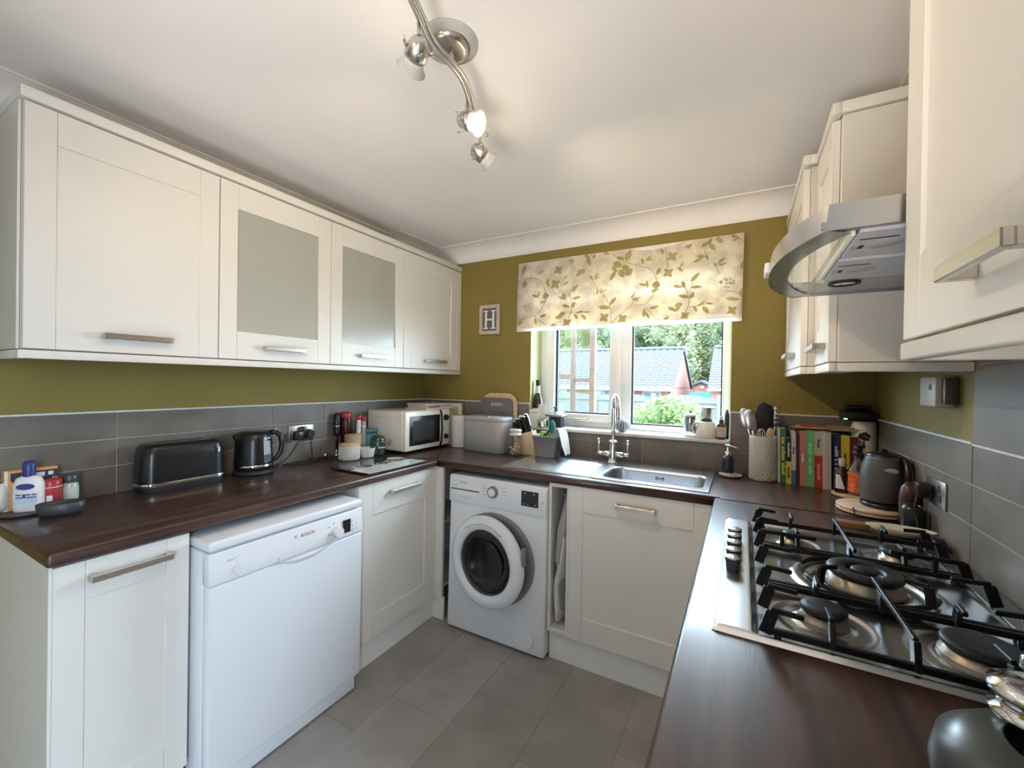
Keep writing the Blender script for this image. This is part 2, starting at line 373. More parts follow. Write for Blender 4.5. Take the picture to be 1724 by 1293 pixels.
# ---------------------------------------------------------------- window
b = B(); b.box(OX0, OX0+.003, .001, .154, OZ0, OZ1); b.box(OX1-.003, OX1, .001, .154, OZ0, OZ1); b.box(OX0+.003, OX1-.003, .001, .154, OZ1-.003, OZ1); struct('trim_8', b, mat('pale_reveal_lining', (.60, .62, .36), .7))  # pale yellow-green lining over the window reveals
def tree_root(name): return thing(name, '', '')
b = B()
FY0, FY1 = .155, .215
def ring(b, x0, x1, z0, z1, w, y0, y1, bev=.004, wb=None):
    wb = wb or w
    b.box(x0, x0+w, y0, y1, z0, z1, bev); b.box(x1-w, x1, y0, y1, z0, z1, bev); b.box(x0+w-.002, x1-w+.002, y0, y1, z0, z0+wb, bev); b.box(x0+w-.002, x1-w+.002, y0, y1, z1-w, z1, bev)
ring(b, OX0+.002, OX1-.002, OZ0, OZ1-.002, .045, FY0, FY1, wb=.032)
b.box(1.440, 1.500, FY0, FY1, OZ0+.03, OZ1-.04, .004)
win = struct('window_1', b, M['pvc'])
b = B(); ring(b, .946, 1.456, OZ0+.034, OZ1-.05, .068, FY0-.022, FY1-.012, .006, wb=.052); sash = obj('window_sash', b, M['pvc'], win)
b = B(); ring(b, 1.008, 1.400, OZ0+.076, OZ1-.110, .020, .160, .186, 0); obj('glazing_gasket', b, M['gasket'], sash)
b = B(); b.box(1.012, 1.396, .176, .182, OZ0+.086, OZ1-.116); obj('window_pane', b, M['wglass'], sash)
b = B(); b.box(1.485, 1.520, .157, .21, OZ0+.03, OZ1-.04, .005); b.box(2.026, 2.06, .157, .21, OZ0+.03, OZ1-.04, .005); b.box(1.515, 2.03, .157, .21, OZ0+.018, OZ0+.036, .003); obj('glazing_bead', b, M['pvc'], win)
b = B(); ring(b, 1.516, 2.030, OZ0+.030, OZ1-.05, .014, .164, .188, 0); obj('glazing_gasket', b, M['gasket'], win)
b = B(); b.box(1.522, 2.026, .176, .182, OZ0+.04, OZ1-.056); obj('window_pane', b, M['wglass'], win)
b = B(); b.box(OX0+.001, OX1-.001, -.022, FY0+.01, OZ0-.02, OZ0, .004); obj('window_sill', b, M['trimw'], win)
# casement stay on the sash bottom rail
b = B(); b.box(1.07, 1.25, .117, .125, 1.118, 1.127, .002); b.box(1.16, 1.25, .111, .127, 1.114, 1.134, .005); b.box(1.23, 1.255, .119, .134, 1.118, 1.140, .003); b.cyl((1.08, .119, 1.12), (1.08, .119, 1.135), .007)
obj('window_stay', b, cmat('satin_brass_fitting', (.62, .55, .42), .35, metal=.7), win)

# ================================================================ worktops
def wt(name, polys, label, material):
    b = B()
    for x0, x1, y0, y1 in polys: b.box(x0, x1, y0, y1, WT-.0365, WT, .009, 3)
    return single(name, b, material, label, 'worktop')
def slab(name, outline, hole, label, material):
    """worktop plate with postformed front edges; outline (x0,x1,y0,y1), hole the same"""
    b = B(); x0, x1, y0, y1 = outline; hx0, hx1, hy0, hy1 = hole
    t = bmesh.new()
    def lay(z, ins):
        o = [t.verts.new(p) for p in ((x0, y0+ins, z), (x1, y0+ins, z), (x1, y1, z), (x0, y1, z))]
        h = [t.verts.new(p) for p in ((hx0, hy0, z), (hx1, hy0, z), (hx1, hy1, z), (hx0, hy1, z))]
        return o, h
    Ls = [lay(WT-.0365, .004), lay(WT-.032, 0), lay(WT-.010, 0), lay(WT-.003, .0028), lay(WT, .010)]
    for (o1, h1), (o2, h2) in zip(Ls, Ls[1:]):
        for i in range(4):
            j = (i+1) % 4; f = t.faces.new((o1[i], o1[j], o2[j], o2[i])); f.smooth = (i == 0); t.faces.new((h1[j], h1[i], h2[i], h2[j]))
    for o, h in (Ls[0], Ls[-1]):
        for i in range(4): j = (i+1) % 4; t.faces.new((o[i], o[j], h[j], h[i]))
    b.bm.free(); b.bm = t
    return single(name, b, material, label, 'worktop')
b = B(); b.box(0.009, .6183, -2.112, -.5905, WT-.0365, WT, .009, 3); b.box(.009, .6183-.02, -.61, -.0095, WT-.0365, WT, 0)
single('worktop', b, M['topY'], 'dark mahogany worktop of the left run, under toaster, kettle and microwave', 'worktop')
slab('worktop', (.5985, 2.052, -.5905, -.0095), (1.02, 1.99, -.515, -.055), 'short dark worktop under the window with the steel sink set in it', M['topX'])
b = B(); b.box(2.0325, W-.0095, -2.56, -.5905, WT-.0365, WT, .009, 3); b.box(2.0525, W-.0095, -.61, -.0095, WT-.0365, WT, 0)
single('worktop', b, M['topY'], 'dark mahogany worktop of the right run, under the hob and the books', 'worktop')

# ================================================================ cabinets
def shaker(b, w, h, t=.02, st=.065, rt=.10, rb=None, panel=True):
    """door in local (u across, v outward, z up); front at v=0, back at v=-t"""
    rb = rb or rt; bv = .0012
    b.box(0, st, -t, 0, 0, h, bv, 1); b.box(w-st, w, -t, 0, 0, h, bv, 1)
    b.box(st+.0006, w-st-.0006, -t, 0, 0, rb, bv, 1); b.box(st+.0006, w-st-.0006, -t, 0, h-rt, h, bv, 1)
    if panel: b.box(st-.004, w-st+.004, -t+.004, -.0055, rb-.004, h-rt+.004)
def handle_mesh(b, u0, u1, z, out=.032, hh=.018, th=.009):
    b.box(u0, u1, out-th, out, z-hh/2, z+hh/2, .0015, 1)
    b.box(u0, u0+.014, 0.0, out-th+.001, z-hh/2, z+hh/2, .0015, 1); b.box(u1-.014, u1, 0.0, out-th+.001, z-hh/2, z+hh/2, .0015, 1)
def FL(x, y, z=0): return frameM((x, y, z), (0, 1, 0), (1, 0, 0))     # left run, faces +X
def FS(x, y, z=0): return frameM((x, y, z), (1, 0, 0), (0, -1, 0))    # window run, faces -Y
def FR(x, y, z=0): return frameM((x, y, z), (0, 1, 0), (-1, 0, 0))    # right run, faces -X
def carcass(par, x0, x1, y0, y1, z0, z1, open_side, shelf=True, t=.016):
    b = B()
    b.box(x0, x1, y0, y1, z0, z0+t); b.box(x0, x1, y0, y1, z1-t, z1)
    if open_side in '+x-x':
        b.box(x0, x1, y0, y0+t, z0+t, z1-t); b.box(x0, x1, y1-t, y1, z0+t, z1-t)
        xb = x0 if open_side == '+x' else x1-t
        b.box(xb, xb+t, y0+t, y1-t, z0+t, z1-t)
        if shelf: b.box(x0+t, x1-.03, y0+t, y1-t, (z0+z1)/2-.009, (z0+z1)/2+.009)
    else:
        b.box(x0, x0+t, y0, y1, z0+t, z1-t); b.box(x1-t, x1, y0, y1, z0+t, z1-t); b.box(x0+t, x1-t, y1-t, y1, z0+t, z1-t)
        if shelf: b.box(x0+t, x1-t, y0+.03, y1-t, (z0+z1)/2-.009, (z0+z1)/2+.009)
    return obj('carcass', b, M['cabi'], par)
def door(par, mx, w, h, st=.065, rt=.10, rb=None, hz=None, hu=None, glass=False, out=.032):
    b = B(); shaker(b, w, h, st=st, rt=rt, rb=rb, panel=not glass); b.tf(mx); d = obj('cabinet_door', b, M['cab'], par)
    if glass:
        b = B(); b.box(st-.003, w-st+.003, -.013, -.008, (rb or rt)-.003, h-rt+.003); b.tf(mx); obj('glass_pane', b, M['fglass'], d)
    if hz is not None:
        b = B(); handle_mesh(b, hu[0], hu[1], hz, out); b.tf(mx); obj('door_handle', b, M['nickel'], d)
    return d

# left wall cabinets
XC = .338; Z0, Z1 = 1.434, 2.141
ycs = [(-2.100, -1.592), (-1.592, -1.089), (-1.089, -.580), (-.580, -.052)]
labs = ['wide cream wall cabinet with solid shaker door at the near end of the left row', 'cream wall cabinet with the larger-looking frosted glass door, next to the nearest solid one',
        'cream wall cabinet with frosted glass door, the one farther from the camera', 'cream wall cabinet with solid door in the far left corner by the window wall']
hs = [(.165, .347), (.168, .352), (.175, .365), (.185, .385)]
for i, ((a, c), lb) in enumerate(zip(ycs, labs)):
    t = thing('wall_cabinet', lb, 'cabinet', (.16, (a+c)/2, Z0), 'cream wall cabinets on the left wall')
    g = i in (1, 2)
    carcass(t, .002, XC-.021, a+.0006, c-.0006, Z0, Z1, '+x')
    door(t, FL(XC, a+.002, Z0+.0015), c-a-.004, Z1-Z0-.004, rt=.099, rb=.112, hz=.052, hu=hs[i], glass=g)
t = thing('cabinet_end_panel', 'narrow cream filler post at the far end of the left wall cabinets', 'panel', (.17, -.02, Z0))
b = B(); b.box(.002, XC, -.0505, -.0035, Z0, Z1, .001, 1); obj('panel', b, M['cab'], t)
t = thing('cabinet_end_panel', 'plain end panel closing the near side of the left wall cabinets', 'panel', (.17, -2.1, Z0))
b = B(); b.box(.002, XC-.0215, -2.1065, -2.1005, Z0, Z1); obj('panel', b, M['cab'], t)
def rail_L(name, z0, z1, out, label, y0=-2.108, y1=-.004):
    b = B(); b.box(out-.022, out, y0, y1, z0, z1, .002, 2); b.box(.003, out-.0225, y0, y0+.02, z0, z1, .002, 2)
    return single(name, b, M['cab'], label, 'moulding')
rail_L('cornice', 2.145, 2.177, .345, 'cream cornice strip along the top of the left wall cabinets')
rail_L('pelmet', 1.406, 1.431, .343, 'cream pelmet strip along the bottom of the left wall cabinets')

# right wall cabinets: the deeper corner one, its slim neighbour, and the big near one past the hood
XA, XB = 2.304, 2.343
def wallcab_R(label, xf, a, c, hu, doorw=None):
    t = thing('wall_cabinet', label, 'cabinet', ((xf+W)/2, (a+c)/2, Z0), 'cream wall cabinets on the right wall')
    carcass(t, xf+.021, W-.002, a+.0006, c-.0006, Z0, Z1, '-x')
    door(t, FR(xf, a+.002, Z0+.0015), c-a-.004, Z1-Z0-.004, rt=.099, rb=.112, st=.065, hz=.052, hu=hu)
    return t
wallcab_R('cream corner wall cabinet beside the window on the right', XA, -.652, -.012, (.20, .39))
wallcab_R('slim cream wall cabinet between the corner cabinet and the extractor hood', XB, -.9405, -.6535, (.055, .245))
wallcab_R('large near cream wall cabinet at the top right edge of the photo', XB, -2.35, -1.602, (.379, .52))
t = thing('cabinet_end_panel', 'cream end panel of the slim wall cabinet, facing the hood', 'panel', (2.5, -.95, Z0))
b = B(); b.box(XB+.0215, W-.009, -.9585, -.9425, Z0, Z1, .001, 1); obj('panel', b, M['cab'], t)
b = B(); b.box(XA-.004, XA+.018, -.672, -.004, 2.145, 2.177, .002); b.box(XA+.018, XB+.016, -.672, -.650, 2.145, 2.177, .002); b.box(XB-.004, XB+.018, -.966, -.6725, 2.145, 2.177, .002); b.box(XB+.018, W-.009, -.966, -.946, 2.145, 2.177, .002)
single('cornice', b, M['cab'], 'stepped cream cornice on top of the two far right wall cabinets', 'moulding')
b = B(); b.box(XA-.002, XA+.018, -.672, -.004, 1.406, 1.431, .002); b.box(XA+.018, XB+.016, -.672, -.650, 1.406, 1.431, .002); b.box(XB-.002, XB+.018, -.966, -.6725, 1.406, 1.431, .002); b.box(XB+.018, W-.009, -.966, -.946, 1.406, 1.431, .002)
single('pelmet', b, M['cab'], 'stepped cream pelmet under the two far right wall cabinets', 'moulding')
b = B(); b.box(XB-.004, XB+.018, -2.36, -1.598, 2.145, 2.177, .002); single('cornice', b, M['cab'], 'cream cornice on the large near right cabinet', 'moulding')
b = B(); b.box(XB-.002, XB+.018, -2.36, -1.598, 1.404, 1.431, .003); b.box(XB+.018, W-.009, -1.618, -1.598, 1.404, 1.431, .003)
single('pelmet', b, M['cab'], 'thick white pelmet under the large near right cabinet', 'moulding')
t = thing('under_cabinet_light', 'small white light fitting under the corner wall cabinet', 'light', (2.47, -.5, 1.395))
b = B(); b.box(2.36, 2.47, -.60, -.35, 1.415, 1.4335, .004); obj('housing', b, M['white'], t)

# base cabinets
XD = .600
def base(label, cat='cabinet', loc=(0, 0, 0)): return thing('base_cabinet', label, cat, loc)
t = base('narrow white base cabinet at the near end of the left run', loc=(.3, -1.95, .12))
carcass(t, .003, XD-.021, -2.094, -1.797, .13, WT-.037, '+x')
door(t, FL(XD, -2.096, .128), .300, .738, st=.060, rt=.105, rb=.105, hz=.690, hu=(.064, .247))
t = thing('cabinet_end_panel', 'plain pale end panel under the near end of the left worktop', 'panel', (.3, -2.1, 0))
b = B(); b.box(.003, XD+.0, -2.104, -2.0965, 0, WT-.037, .001, 1); obj('panel', b, M['cab'], t)
t = base('white base cabinet between the dishwasher and the washing machine, in the corner', loc=(.3, -.85, .12))
carcass(t, .003, XD-.021, -1.130, -.030, .13, WT-.037, '+x')
door(t, FL(XD, -1.128, .128), .542, .744, st=.085, rt=.155, rb=.108, hz=.680, hu=(.186, .393))
b = B(); b.box(XD-.019, XD, -.583, -.5585, .128, .872, .001, 1); b.box(XD-.0, XD+.048, -.5785, -.5585, .128, .872, .001, 1); obj('corner_post', b, M['cab'], t)
b = B(); b.box(.565, .580, -2.09, -1.797, 0, .1275); single('plinth', b, M['plinth'], 'short white plinth under the nearest left base cabinet', 'plinth')
b = B(); b.box(.565, .580, -1.13, -.553, 0, .1275, .001, 1); b.box(.5805, .655, -.568, -.553, 0, .1275, .001, 1)
single('plinth', b, M['plinth'], 'white plinth along the floor under the left corner cabinet', 'plinth')
t = base('cream base cabinet with one wide door under the sink', loc=(1.75, -.3, .12))
carcass(t, 1.412, 2.03, -.559, -.03, .13, WT-.25, '-y', shelf=False)
door(t, FS(1.411, -.580, .142), .612, .730, st=.065, rt=.118, rb=.112, hz=.669, hu=(.222, .396))
t = thing('towel_unit', 'narrow open white slot unit between washing machine and sink cabinet', 'cabinet', (1.36, -.3, .12))
b = B(); b.box(1.303, 1.317, -.578, -.03, .145, .872, .001, 1); b.box(1.396, 1.410, -.578, -.03, .145, .872, .001, 1); b.box(1.3175, 1.3955, -.578, -.03, .145, .163, .001, 1); b.box(1.3175, 1.3955, -.578, -.03, .854, .872, .001, 1); b.box(1.3175, 1.3955, -.045, -.03, .1635, .8535)
obj('carcass', b, M['cab'], t)
b = B(); b.box(1.305, 2.045, -.553, -.538, 0, .141, .001, 1)
single('plinth', b, M['plinth'], 'white plinth along the floor under the sink cabinet', 'plinth')
t = base('cream base cabinets under the right worktop below the hob', loc=(2.3, -1.6, 0))
b = B(); b.box(2.075, W-.01, -2.54, -.60, .13, WT-.25); obj('carcass', b, M['cabi'], t)
b = B(); b.box(2.11, W-.01, -2.54, -.60, 0, .1295); obj('base_plinth', b, M['plinth'], t)
for i in range(4): door(t, FR(2.055, -2.54+i*.485, .135), .480, .73, hz=.67, hu=(.17, .35))

# hanging towels in the slot unit
t = thing('tea_towel', 'grey and white towels hanging in the narrow slot beside the washing machine', 'towel', (1.36, -.5, .2))
def tw(x, y0, y1, zt, zb, amp, ph, tw_=0):
    return lambda u, v: Vector((x + amp*math.sin(3.3*u+ph+6*v) + .012*math.sin(9*v+ph), y0+(y1-y0)*u*(1-.35*v)+.02*math.sin(5*v), zt+(zb-zt)*v + .03*u*math.sin(4*v+ph)))
def tsheet(zt, zb, xl, yo, ph):
    def f(u, v):
        k_ = v*(len(xl)-1); i_ = min(int(k_), len(xl)-2); q_ = k_-i_; L_, R2_ = [xl[i_][c]*(1-q_)+xl[i_+1][c]*q_ for c in (0, 1)]
        return Vector((L_+(R2_-L_)*u, yo+.018*math.sin(5.5*u+ph+2*v)+.05*u, zt+(zb-zt)*v+.012*math.sin(6*u+ph)))
    return f
b = B(); b.sheet(tsheet(.815, .47, [(1.380, 1.395), (1.358, 1.395), (1.338, 1.394), (1.330, 1.392), (1.328, 1.380)], -.560, .4), 14, 26); obj('towel_fold', b, M['towel'], t)
b = B(); b.sheet(tsheet(.62, .42, [(1.374, 1.395), (1.366, 1.395), (1.362, 1.394)], -.574, 2.2), 8, 14); obj('towel_fold', b, M['towelw'], t)
b = B(); b.sheet(tsheet(.50, .195, [(1.326, 1.366), (1.340, 1.372), (1.326, 1.366), (1.322, 1.378), (1.330, 1.386), (1.340, 1.362)], -.566, 1.0), 14, 30); obj('towel_fold', b, M['towelw'], t)
b = B(); b.sheet(tsheet(.52, .25, [(1.350, 1.394), (1.345, 1.394), (1.365, 1.392)], -.54, 3.), 10, 14); obj('towel_fold', b, M['towel'], t)
b = B(); b.cyl((1.318, -.5, .80), (1.3955, -.5, .80), .004); obj('towel_rail', b, M['chrome'], t)
# ================================================================ dishwasher
t = thing('dishwasher', 'white freestanding dishwasher with round knob under the left worktop', 'dishwasher', (.36, -1.482, 0))
DX, DY0, DY1 = .690, -1.781, -1.184
b = B(); b.box(.06, .645, DY0+.002, DY1-.002, .075, .806, .004); b.box(.10, .600, DY0+.01, DY1-.01, .0, .075); obj('body', b, M['appl'], t)
b = B(); b.box(.05, .688, DY0, DY1, .811, .8435, .010, 3); obj('top_lid', b, M['appl'], t)
b = B(); b.box(.647, DX, DY0, DY1, .084, .704, .010, 3); dd = obj('door', b, M['appl'], t)
b = B()
pr = [(.647, .7065), (DX+.004, .7065), (DX+.002, .735), (DX-.006, .805), (.647, .8075)]
b.prism([(x, z) for x, z in pr], 0, DY1-DY0, mx=Matrix(((1, 0, 0, 0), (0, 0, -1, DY1), (0, 1, 0, 0), (0, 0, 0, 1))), bev=.003)
cp = obj('control_panel', b, M['appl'], t)
px_ = lambda z: DX+.0025 - (z-.735)*.115
b = B(); b.cyl((px_(.741), -1.318, .741), (px_(.741)+.022, -1.318, .7425), .0215, .0185, 32); obj('programme_knob', b, M['appl'], cp)
b = B(); b.box(px_(.748)-.003, px_(.748)+.0022, -1.287, -1.250, .722, .776, .001, 1); obj('display', b, M['blackp'], cp)
for i, s_ in enumerate(('3h', '1:45', '0')):
    pass
b = B()
for z in (.728, .745, .762): b.cyl((px_(z)-.001, -1.238, z), (px_(z)+.0035, -1.238, z), .0042, seg=16)
obj('option_buttons', b, M['white'], cp)
b = B(); b.cyl((px_(.738)-.001, -1.702, .738), (px_(.738)+.006, -1.702, .738), .0115, .0105, 24); obj('power_button', b, M['white'], cp)
ng = cmat('printed_grey_ink', (.35, .36, .38)); rd = cmat('printed_red_ink', (.45, .03, .04))
Tx = lambda s_, y, z, sz, mm, sp=1.0: text('printed_text', s_, sz, mm, cp, (px_(z)+.0006, y, z), (0, 1, 0), (-.115, 0, 1), .0002, sp)
Tx('BOSCH', -1.445, .772, .017, rd, 1.05)
b = B(); b.tube([(px_(.774)+.0006, -1.494+.006*math.cos(a), .774+.006*math.sin(a)) for a in [i*PI/8 for i in range(16)]], .0006, 6, closed=True); b.box(px_(.774), px_(.774)+.0006, -1.4955, -1.4925, .770, .778); obj('printed_emblem', b, ng, cp)
Tx('Serie  4', -1.715, .772, .009, ng)
for y, z, s_ in ((-1.352, .768, '~3'), (-1.352, .738, '~3'), (-1.330, .776, '~2'), (-1.222, .764, 'I'), (-1.222, .746, 'O'), (-1.222, .728, 'o'), (-1.702, .757, 'I'), (-1.702, .717, 'O')): Tx(s_, y, z, .007, ng)
b = B(); b.box(DX-.001, DX+.0055, -1.56, -1.335, .702, .7065, .001, 1); b.box(px_(.715)-.002, px_(.715)+.0012, -1.5615, -1.5600, .7065, .722); obj('panel_step', b, cmat('soft_grey_line', (.55, .57, .6)), cp)
b = B()
b.sheet(lambda u, v: Vector((DX+.0015+.012*math.sin(PI*u)*math.sin(PI*v*.5+.0)*(1-v)*1.6, -1.55+.20*u, .7035-.026*v*math.sin(PI*u)**.6)), 24, 8); obj('grip_scoop', b, M['appl'], dd)
b = B(); b.box(.60, .655, DY0+.002, DY1-.002, .006, .078, .003); obj('kick_plate', b, M['appl'], t)

# ================================================================ washing machine (stands leaning back a little)
t = thing('washing_machine', 'white front loading washing machine with its round door ajar', 'washing machine', (1.004, -.611, 0)); t.rotation_euler = (-.024, 0, 0)
lo = dict(local=True)
b = B(); b.box(-.294, .294, .004, .54, .012, .838, .012, 3); obj('body', b, M['appl'], t, **lo)
b = B(); b.box(-.296, .296, 0, .56, .826, .846, .006); obj('top_lid', b, M['appl'], t, **lo)
b = B(); b.box(-.294, .294, -.004, .008, .700, .836, .004); cp = obj('control_panel', b, M['appl'], t, **lo)
b = B(); b.box(-.284, -.098, -.0055, -.0035, .7675, .7735, 0); obj('drawer_slot', b, cmat('slot_grey', (.10, .10, .11)), cp, **lo)
b = B(); b.sheet(lambda u, v: Vector((-.26+.14*u, -.0045-.006*math.sin(PI*u)*math.sin(PI*v), .765-.035*v)), 14, 8); obj('detergent_drawer', b, M['appl'], cp, **lo)
b = B(); b.cyl((-.012, -.004, .784), (-.012, -.020, .784), .0305, .0285, 36); dk = obj('programme_dial', b, M['applg'], cp, **lo)
b = B(); b.cyl((-.012, -.020, .784), (-.012, -.0225, .784), .0215, .0205, 36); obj('dial_face', b, M['appl'], dk, **lo)
b = B(); b.box(.155, .250, -.0062, -.0035, .741, .8165, .001, 1); dsp = obj('display', b, M['blackp'], cp, **lo)
g1 = cmat('display_print', (.45, .45, .47))
b = B()
for x, z, w_, h_ in ((.170, .803, .010, .005), (.222, .803, .010, .005), (.166, .750, .010, .003), (.190, .749, .006, .003), (.228, .751, .012, .003)): b.box(x, x+w_, -.0066, -.0061, z, z+h_)
obj('display_marks', b, g1, dsp, **lo)
Tw = lambda s_, x, z, sz, mm=ng: text('printed_text', s_, sz, mm, cp, (x, -.0045, z), (1, 0, 0), (0, 0, 1), .0002, 1.0, local=True)
Tw('beko', -.200, .812, .024)
Tw('~3 4', -.258, .789, .007); Tw('~7', -.062, .812, .006); Tw('~9', -.068, .797, .006); Tw('~4', -.068, .780, .006); Tw('~5', -.066, .763, .006); Tw('~6', .052, .812, .006); Tw('~8', .056, .795, .006); Tw('~4 5', .056, .778, .006); Tw('~2', .272, .770, .010)
# port ring + drum
cx_, cz_ = .000, .440
b = B()
mY = Matrix.Rotation(PI/2, 4, 'X')   # lathe axis -> -Y
b.lathe([(.236, .002), (.236, .010), (.226, .016), (.205, .012), (.190, .002)], (cx_, .004, cz_), 64, mx=mY); obj('port_ring', b, M['applg'], t, **lo)
b = B(); b.lathe([(.190, -.004), (.182, .010), (.165, .006), (.158, -.010)], (cx_, .004, cz_), 48, mx=mY)
obj('rubber_gasket', b, M['gasket'], t, **lo)
b = B(); b.lathe([(.176, .014), (.172, .0165), (.0, .0165)], (cx_, .004, cz_), 48, mx=mY); obj('drum_opening', b, cmat('drum_dark', (.05, .05, .052), .25, metal=.6, noise=.4, nscale=30), t, **lo)
b = B(); b.cyl((.187, -.0035, .088), (.187, .006, .088), .052, .052, 40); b2 = obj('filter_flap', b, M['appl'], t, **lo)
b = B(); b.tube([(.187+.0525*math.cos(i*PI/20), .0035, .088+.0525*math.sin(i*PI/20)) for i in range(40)], .0012, 6, closed=True); obj('flap_seam', b, cmat('soft_grey_line', (.5, .5, .5)), b2, **lo)
# the door, hinged on its left, a hand's width ajar
hx_ = -.240; ang = -.125
Dm = Matrix.Translation(Vector((hx_, -.022, cz_))) @ Matrix.Rotation(ang, 4, 'Z') @ Matrix.Translation(Vector((.232, 0, 0)))
b = B()
b.lathe([(.160, .008), (.164, .026), (.182, .036), (.205, .034), (.224, .022), (.232, .006), (.230, -.006), (.20, -.010), (.16, -.008)], (0, 0, 0), 72, mx=mY); b.tf(Dm)
dr = obj('door_ring', b, M['appl'], t, **lo)
b = B(); b.lathe([(.161, .010), (.160, .020), (.130, .014), (.105, .0), (.09, -.012), (.0, -.020)], (0, 0, 0), 56, mx=mY); b.tf(Dm); obj('door_glass', b, M['dglass'], dr, **lo)
b = B(); b.lathe([(.159, .002), (.130, -.016), (.110, -.050), (.075, -.066), (0, -.070)], (0, 0, 0), 48, mx=mY); b.tf(Dm); obj('glass_bowl', b, cmat('dark_wet_glass', (.035, .036, .038), .08, noise=.5, nscale=18, color2=(.10, .10, .105), coat=.6), dr, **lo)
b = B(); a0 = PI*.30
for k2 in range(26):
    pass
b.tube([(.196*math.cos(a), -.0362, .196*math.sin(a)) for a in [PI*(.30+.42*i/22) for i in range(23)]], .0062, 8, flat=.12); b.tf(Dm)
obj('door_print', b, cmat('door_print_grey', (.45, .46, .48)), dr, **lo)
b = B(); b.box(.218, .234, -.012, .012, .035, .120, .002); b.tf(Dm); obj('door_latch', b, M['applg'], dr, **lo)

# ================================================================ sink
t = thing('kitchen_sink', 'stainless steel inset sink with bowl on the right and ribbed drainer on the left', 'sink', (1.5, -.29, .911))
SX0, SX1, SY0, SY1 = .996, 2.011, -.537, -.043
def rrect(x0, x1, y0, y1, r, n=6):
    pts = []
    for cx, cy_, a0 in ((x1-r, y1-r, 0), (x0+r, y1-r, PI/2), (x0+r, y0+r, PI), (x1-r, y0+r, 1.5*PI)):
        for i in range(n+1): a = a0+PI/2*i/n; pts.append((cx+r*math.cos(a), cy_+r*math.sin(a)))
    return pts
def loops(b, Ls, mi=0, cap=False, smooth=True):
    t_ = bmesh.new(); R_ = [[t_.verts.new((x, y, z)) for x, y in pts] for pts, z in Ls]; n = len(R_[0])
    for a, c in zip(R_, R_[1:]):
        for i in range(n): t_.faces.new((a[i], a[(i+1) % n], c[(i+1) % n], c[i]))
    if cap: t_.faces.new(R_[-1])
    return b._merge(t_, mi, smooth)
XJ = 1.497
b = B()
loops(b, [(rrect(XJ, SX1, SY0, SY1, .003), .9112), (rrect(XJ, SX1-.001, SY0+.001, SY1-.001, .003), .9150), (rrect(XJ+.0, SX1-.006, SY0+.006, SY1-.006, .005), .9158), (rrect(XJ+.008, SX1-.014, SY0+.014, SY1-.014, .012), .9140), (rrect(1.520, 1.984, -.492, -.196, .062), .9135)])
obj('sink_rim', b, M['steel'], t)
b = B()
loops(b, [(rrect(1.520, 1.984, -.492, -.196, .062), .9135), (rrect(1.525, 1.979, -.487, -.201, .058), .9105), (rrect(1.528, 1.976, -.484, -.204, .056), .895), (rrect(1.540, 1.964, -.472, -.216, .052), .79), (rrect(1.555, 1.949, -.457, -.231, .045), .768), (rrect(1.60, 1.90, -.41, -.27, .04), .762)], cap=True)
bowl = obj('sink_bowl', b, M['bowl'], t)
b = B()
for i in (-2.2, -1.3, 1.3, 2.2): b.box(1.758+i*.0085-.0022, 1.758+i*.0085+.0022, -.2085, -.2045, .866, .884, .0009, 1)
b.box(1.751, 1.765, -.2085, -.2045, .873, .877)
obj('overflow_slots', b, M['blackm'], bowl)
b = B(); b.lathe([(.042, .7635), (.040, .7655), (.030, .7635), (0, .7625)], (1.75, -.34, 0), 28); obj('drain', b, M['chrome'], bowl)
nx_, ny_ = 60, 120
def dz(x, y):
    e = min(x-SX0, y-SY0, SY1-y)
    z = .9158 if e > .006 else .9112+.0046*max(0, e)/.006
    if 1.035 < x < 1.470 and -.500 < y < -.150:
        w = min(1, (x-1.035)/.02, (1.470-x)/.02, (y+.5)/.012, (-.150-y)/.012)
        z -= w*(.0035 + .0016*math.cos((y+.5)/.35*2*PI*11))
    elif e > .014: z = .9140
    return z
t_ = bmesh.new(); g = [[t_.verts.new((SX0+(XJ-SX0)*i/nx_, SY0+(SY1-SY0)*j/ny_, dz(SX0+(XJ-SX0)*i/nx_, SY0+(SY1-SY0)*j/ny_))) for j in range(ny_+1)] for i in range(nx_+1)]
for i in range(nx_):
    for j in range(ny_): t_.faces.new((g[i][j], g[i+1][j], g[i+1][j+1], g[i][j+1]))
b = B(); b._merge(t_, 0, True); obj('drainer', b, M['steel'], t)

t = thing('mixer_tap', 'tall chrome swan neck mixer tap with two lever handles behind the sink', 'tap', (1.490, -.125, .9158))
tx, ty = 1.490, -.125
b = B(); b.lathe([(0, .9158), (.031, .9158), (.031, .921), (.025, .928), (.0215, .95), (.020, .985), (.0205, 1.010), (.0165, 1.025), (.0225, 1.031), (.0225, 1.036), (.014, 1.043), (0, 1.043)], (tx, ty, 0), 32)
for s_ in (-1, 1):
    b.cyl((tx, ty, .965), (tx+s_*.058, ty, .965), .014, .0135, 20); b.cyl((tx+s_*.058, ty, .965), (tx+s_*.088, ty, .965), .0095, .0085, 20)
obj('tap_body', b, M['chrome'], t)
d_ = Vector((.405, -.914, 0)).normalized(); pts = [(tx, ty, 1.035), (tx, ty, 1.10), (tx, ty, 1.17), (tx, ty, 1.215)]
R_ = .074
for i in range(1, 17):
    a = PI - PI*i/16.0
    pts.append((tx+d_.x*(R_+R_*math.cos(a)), ty+d_.y*(R_+R_*math.cos(a)), 1.215+R_*math.sin(a)*1.1))
e_ = pts[-1]; pts += [(e_[0], e_[1], 1.19), (e_[0], e_[1], 1.165)]
b = B(); b.tube(pts, .0118, 18); obj('spout', b, M['chrome'], t)
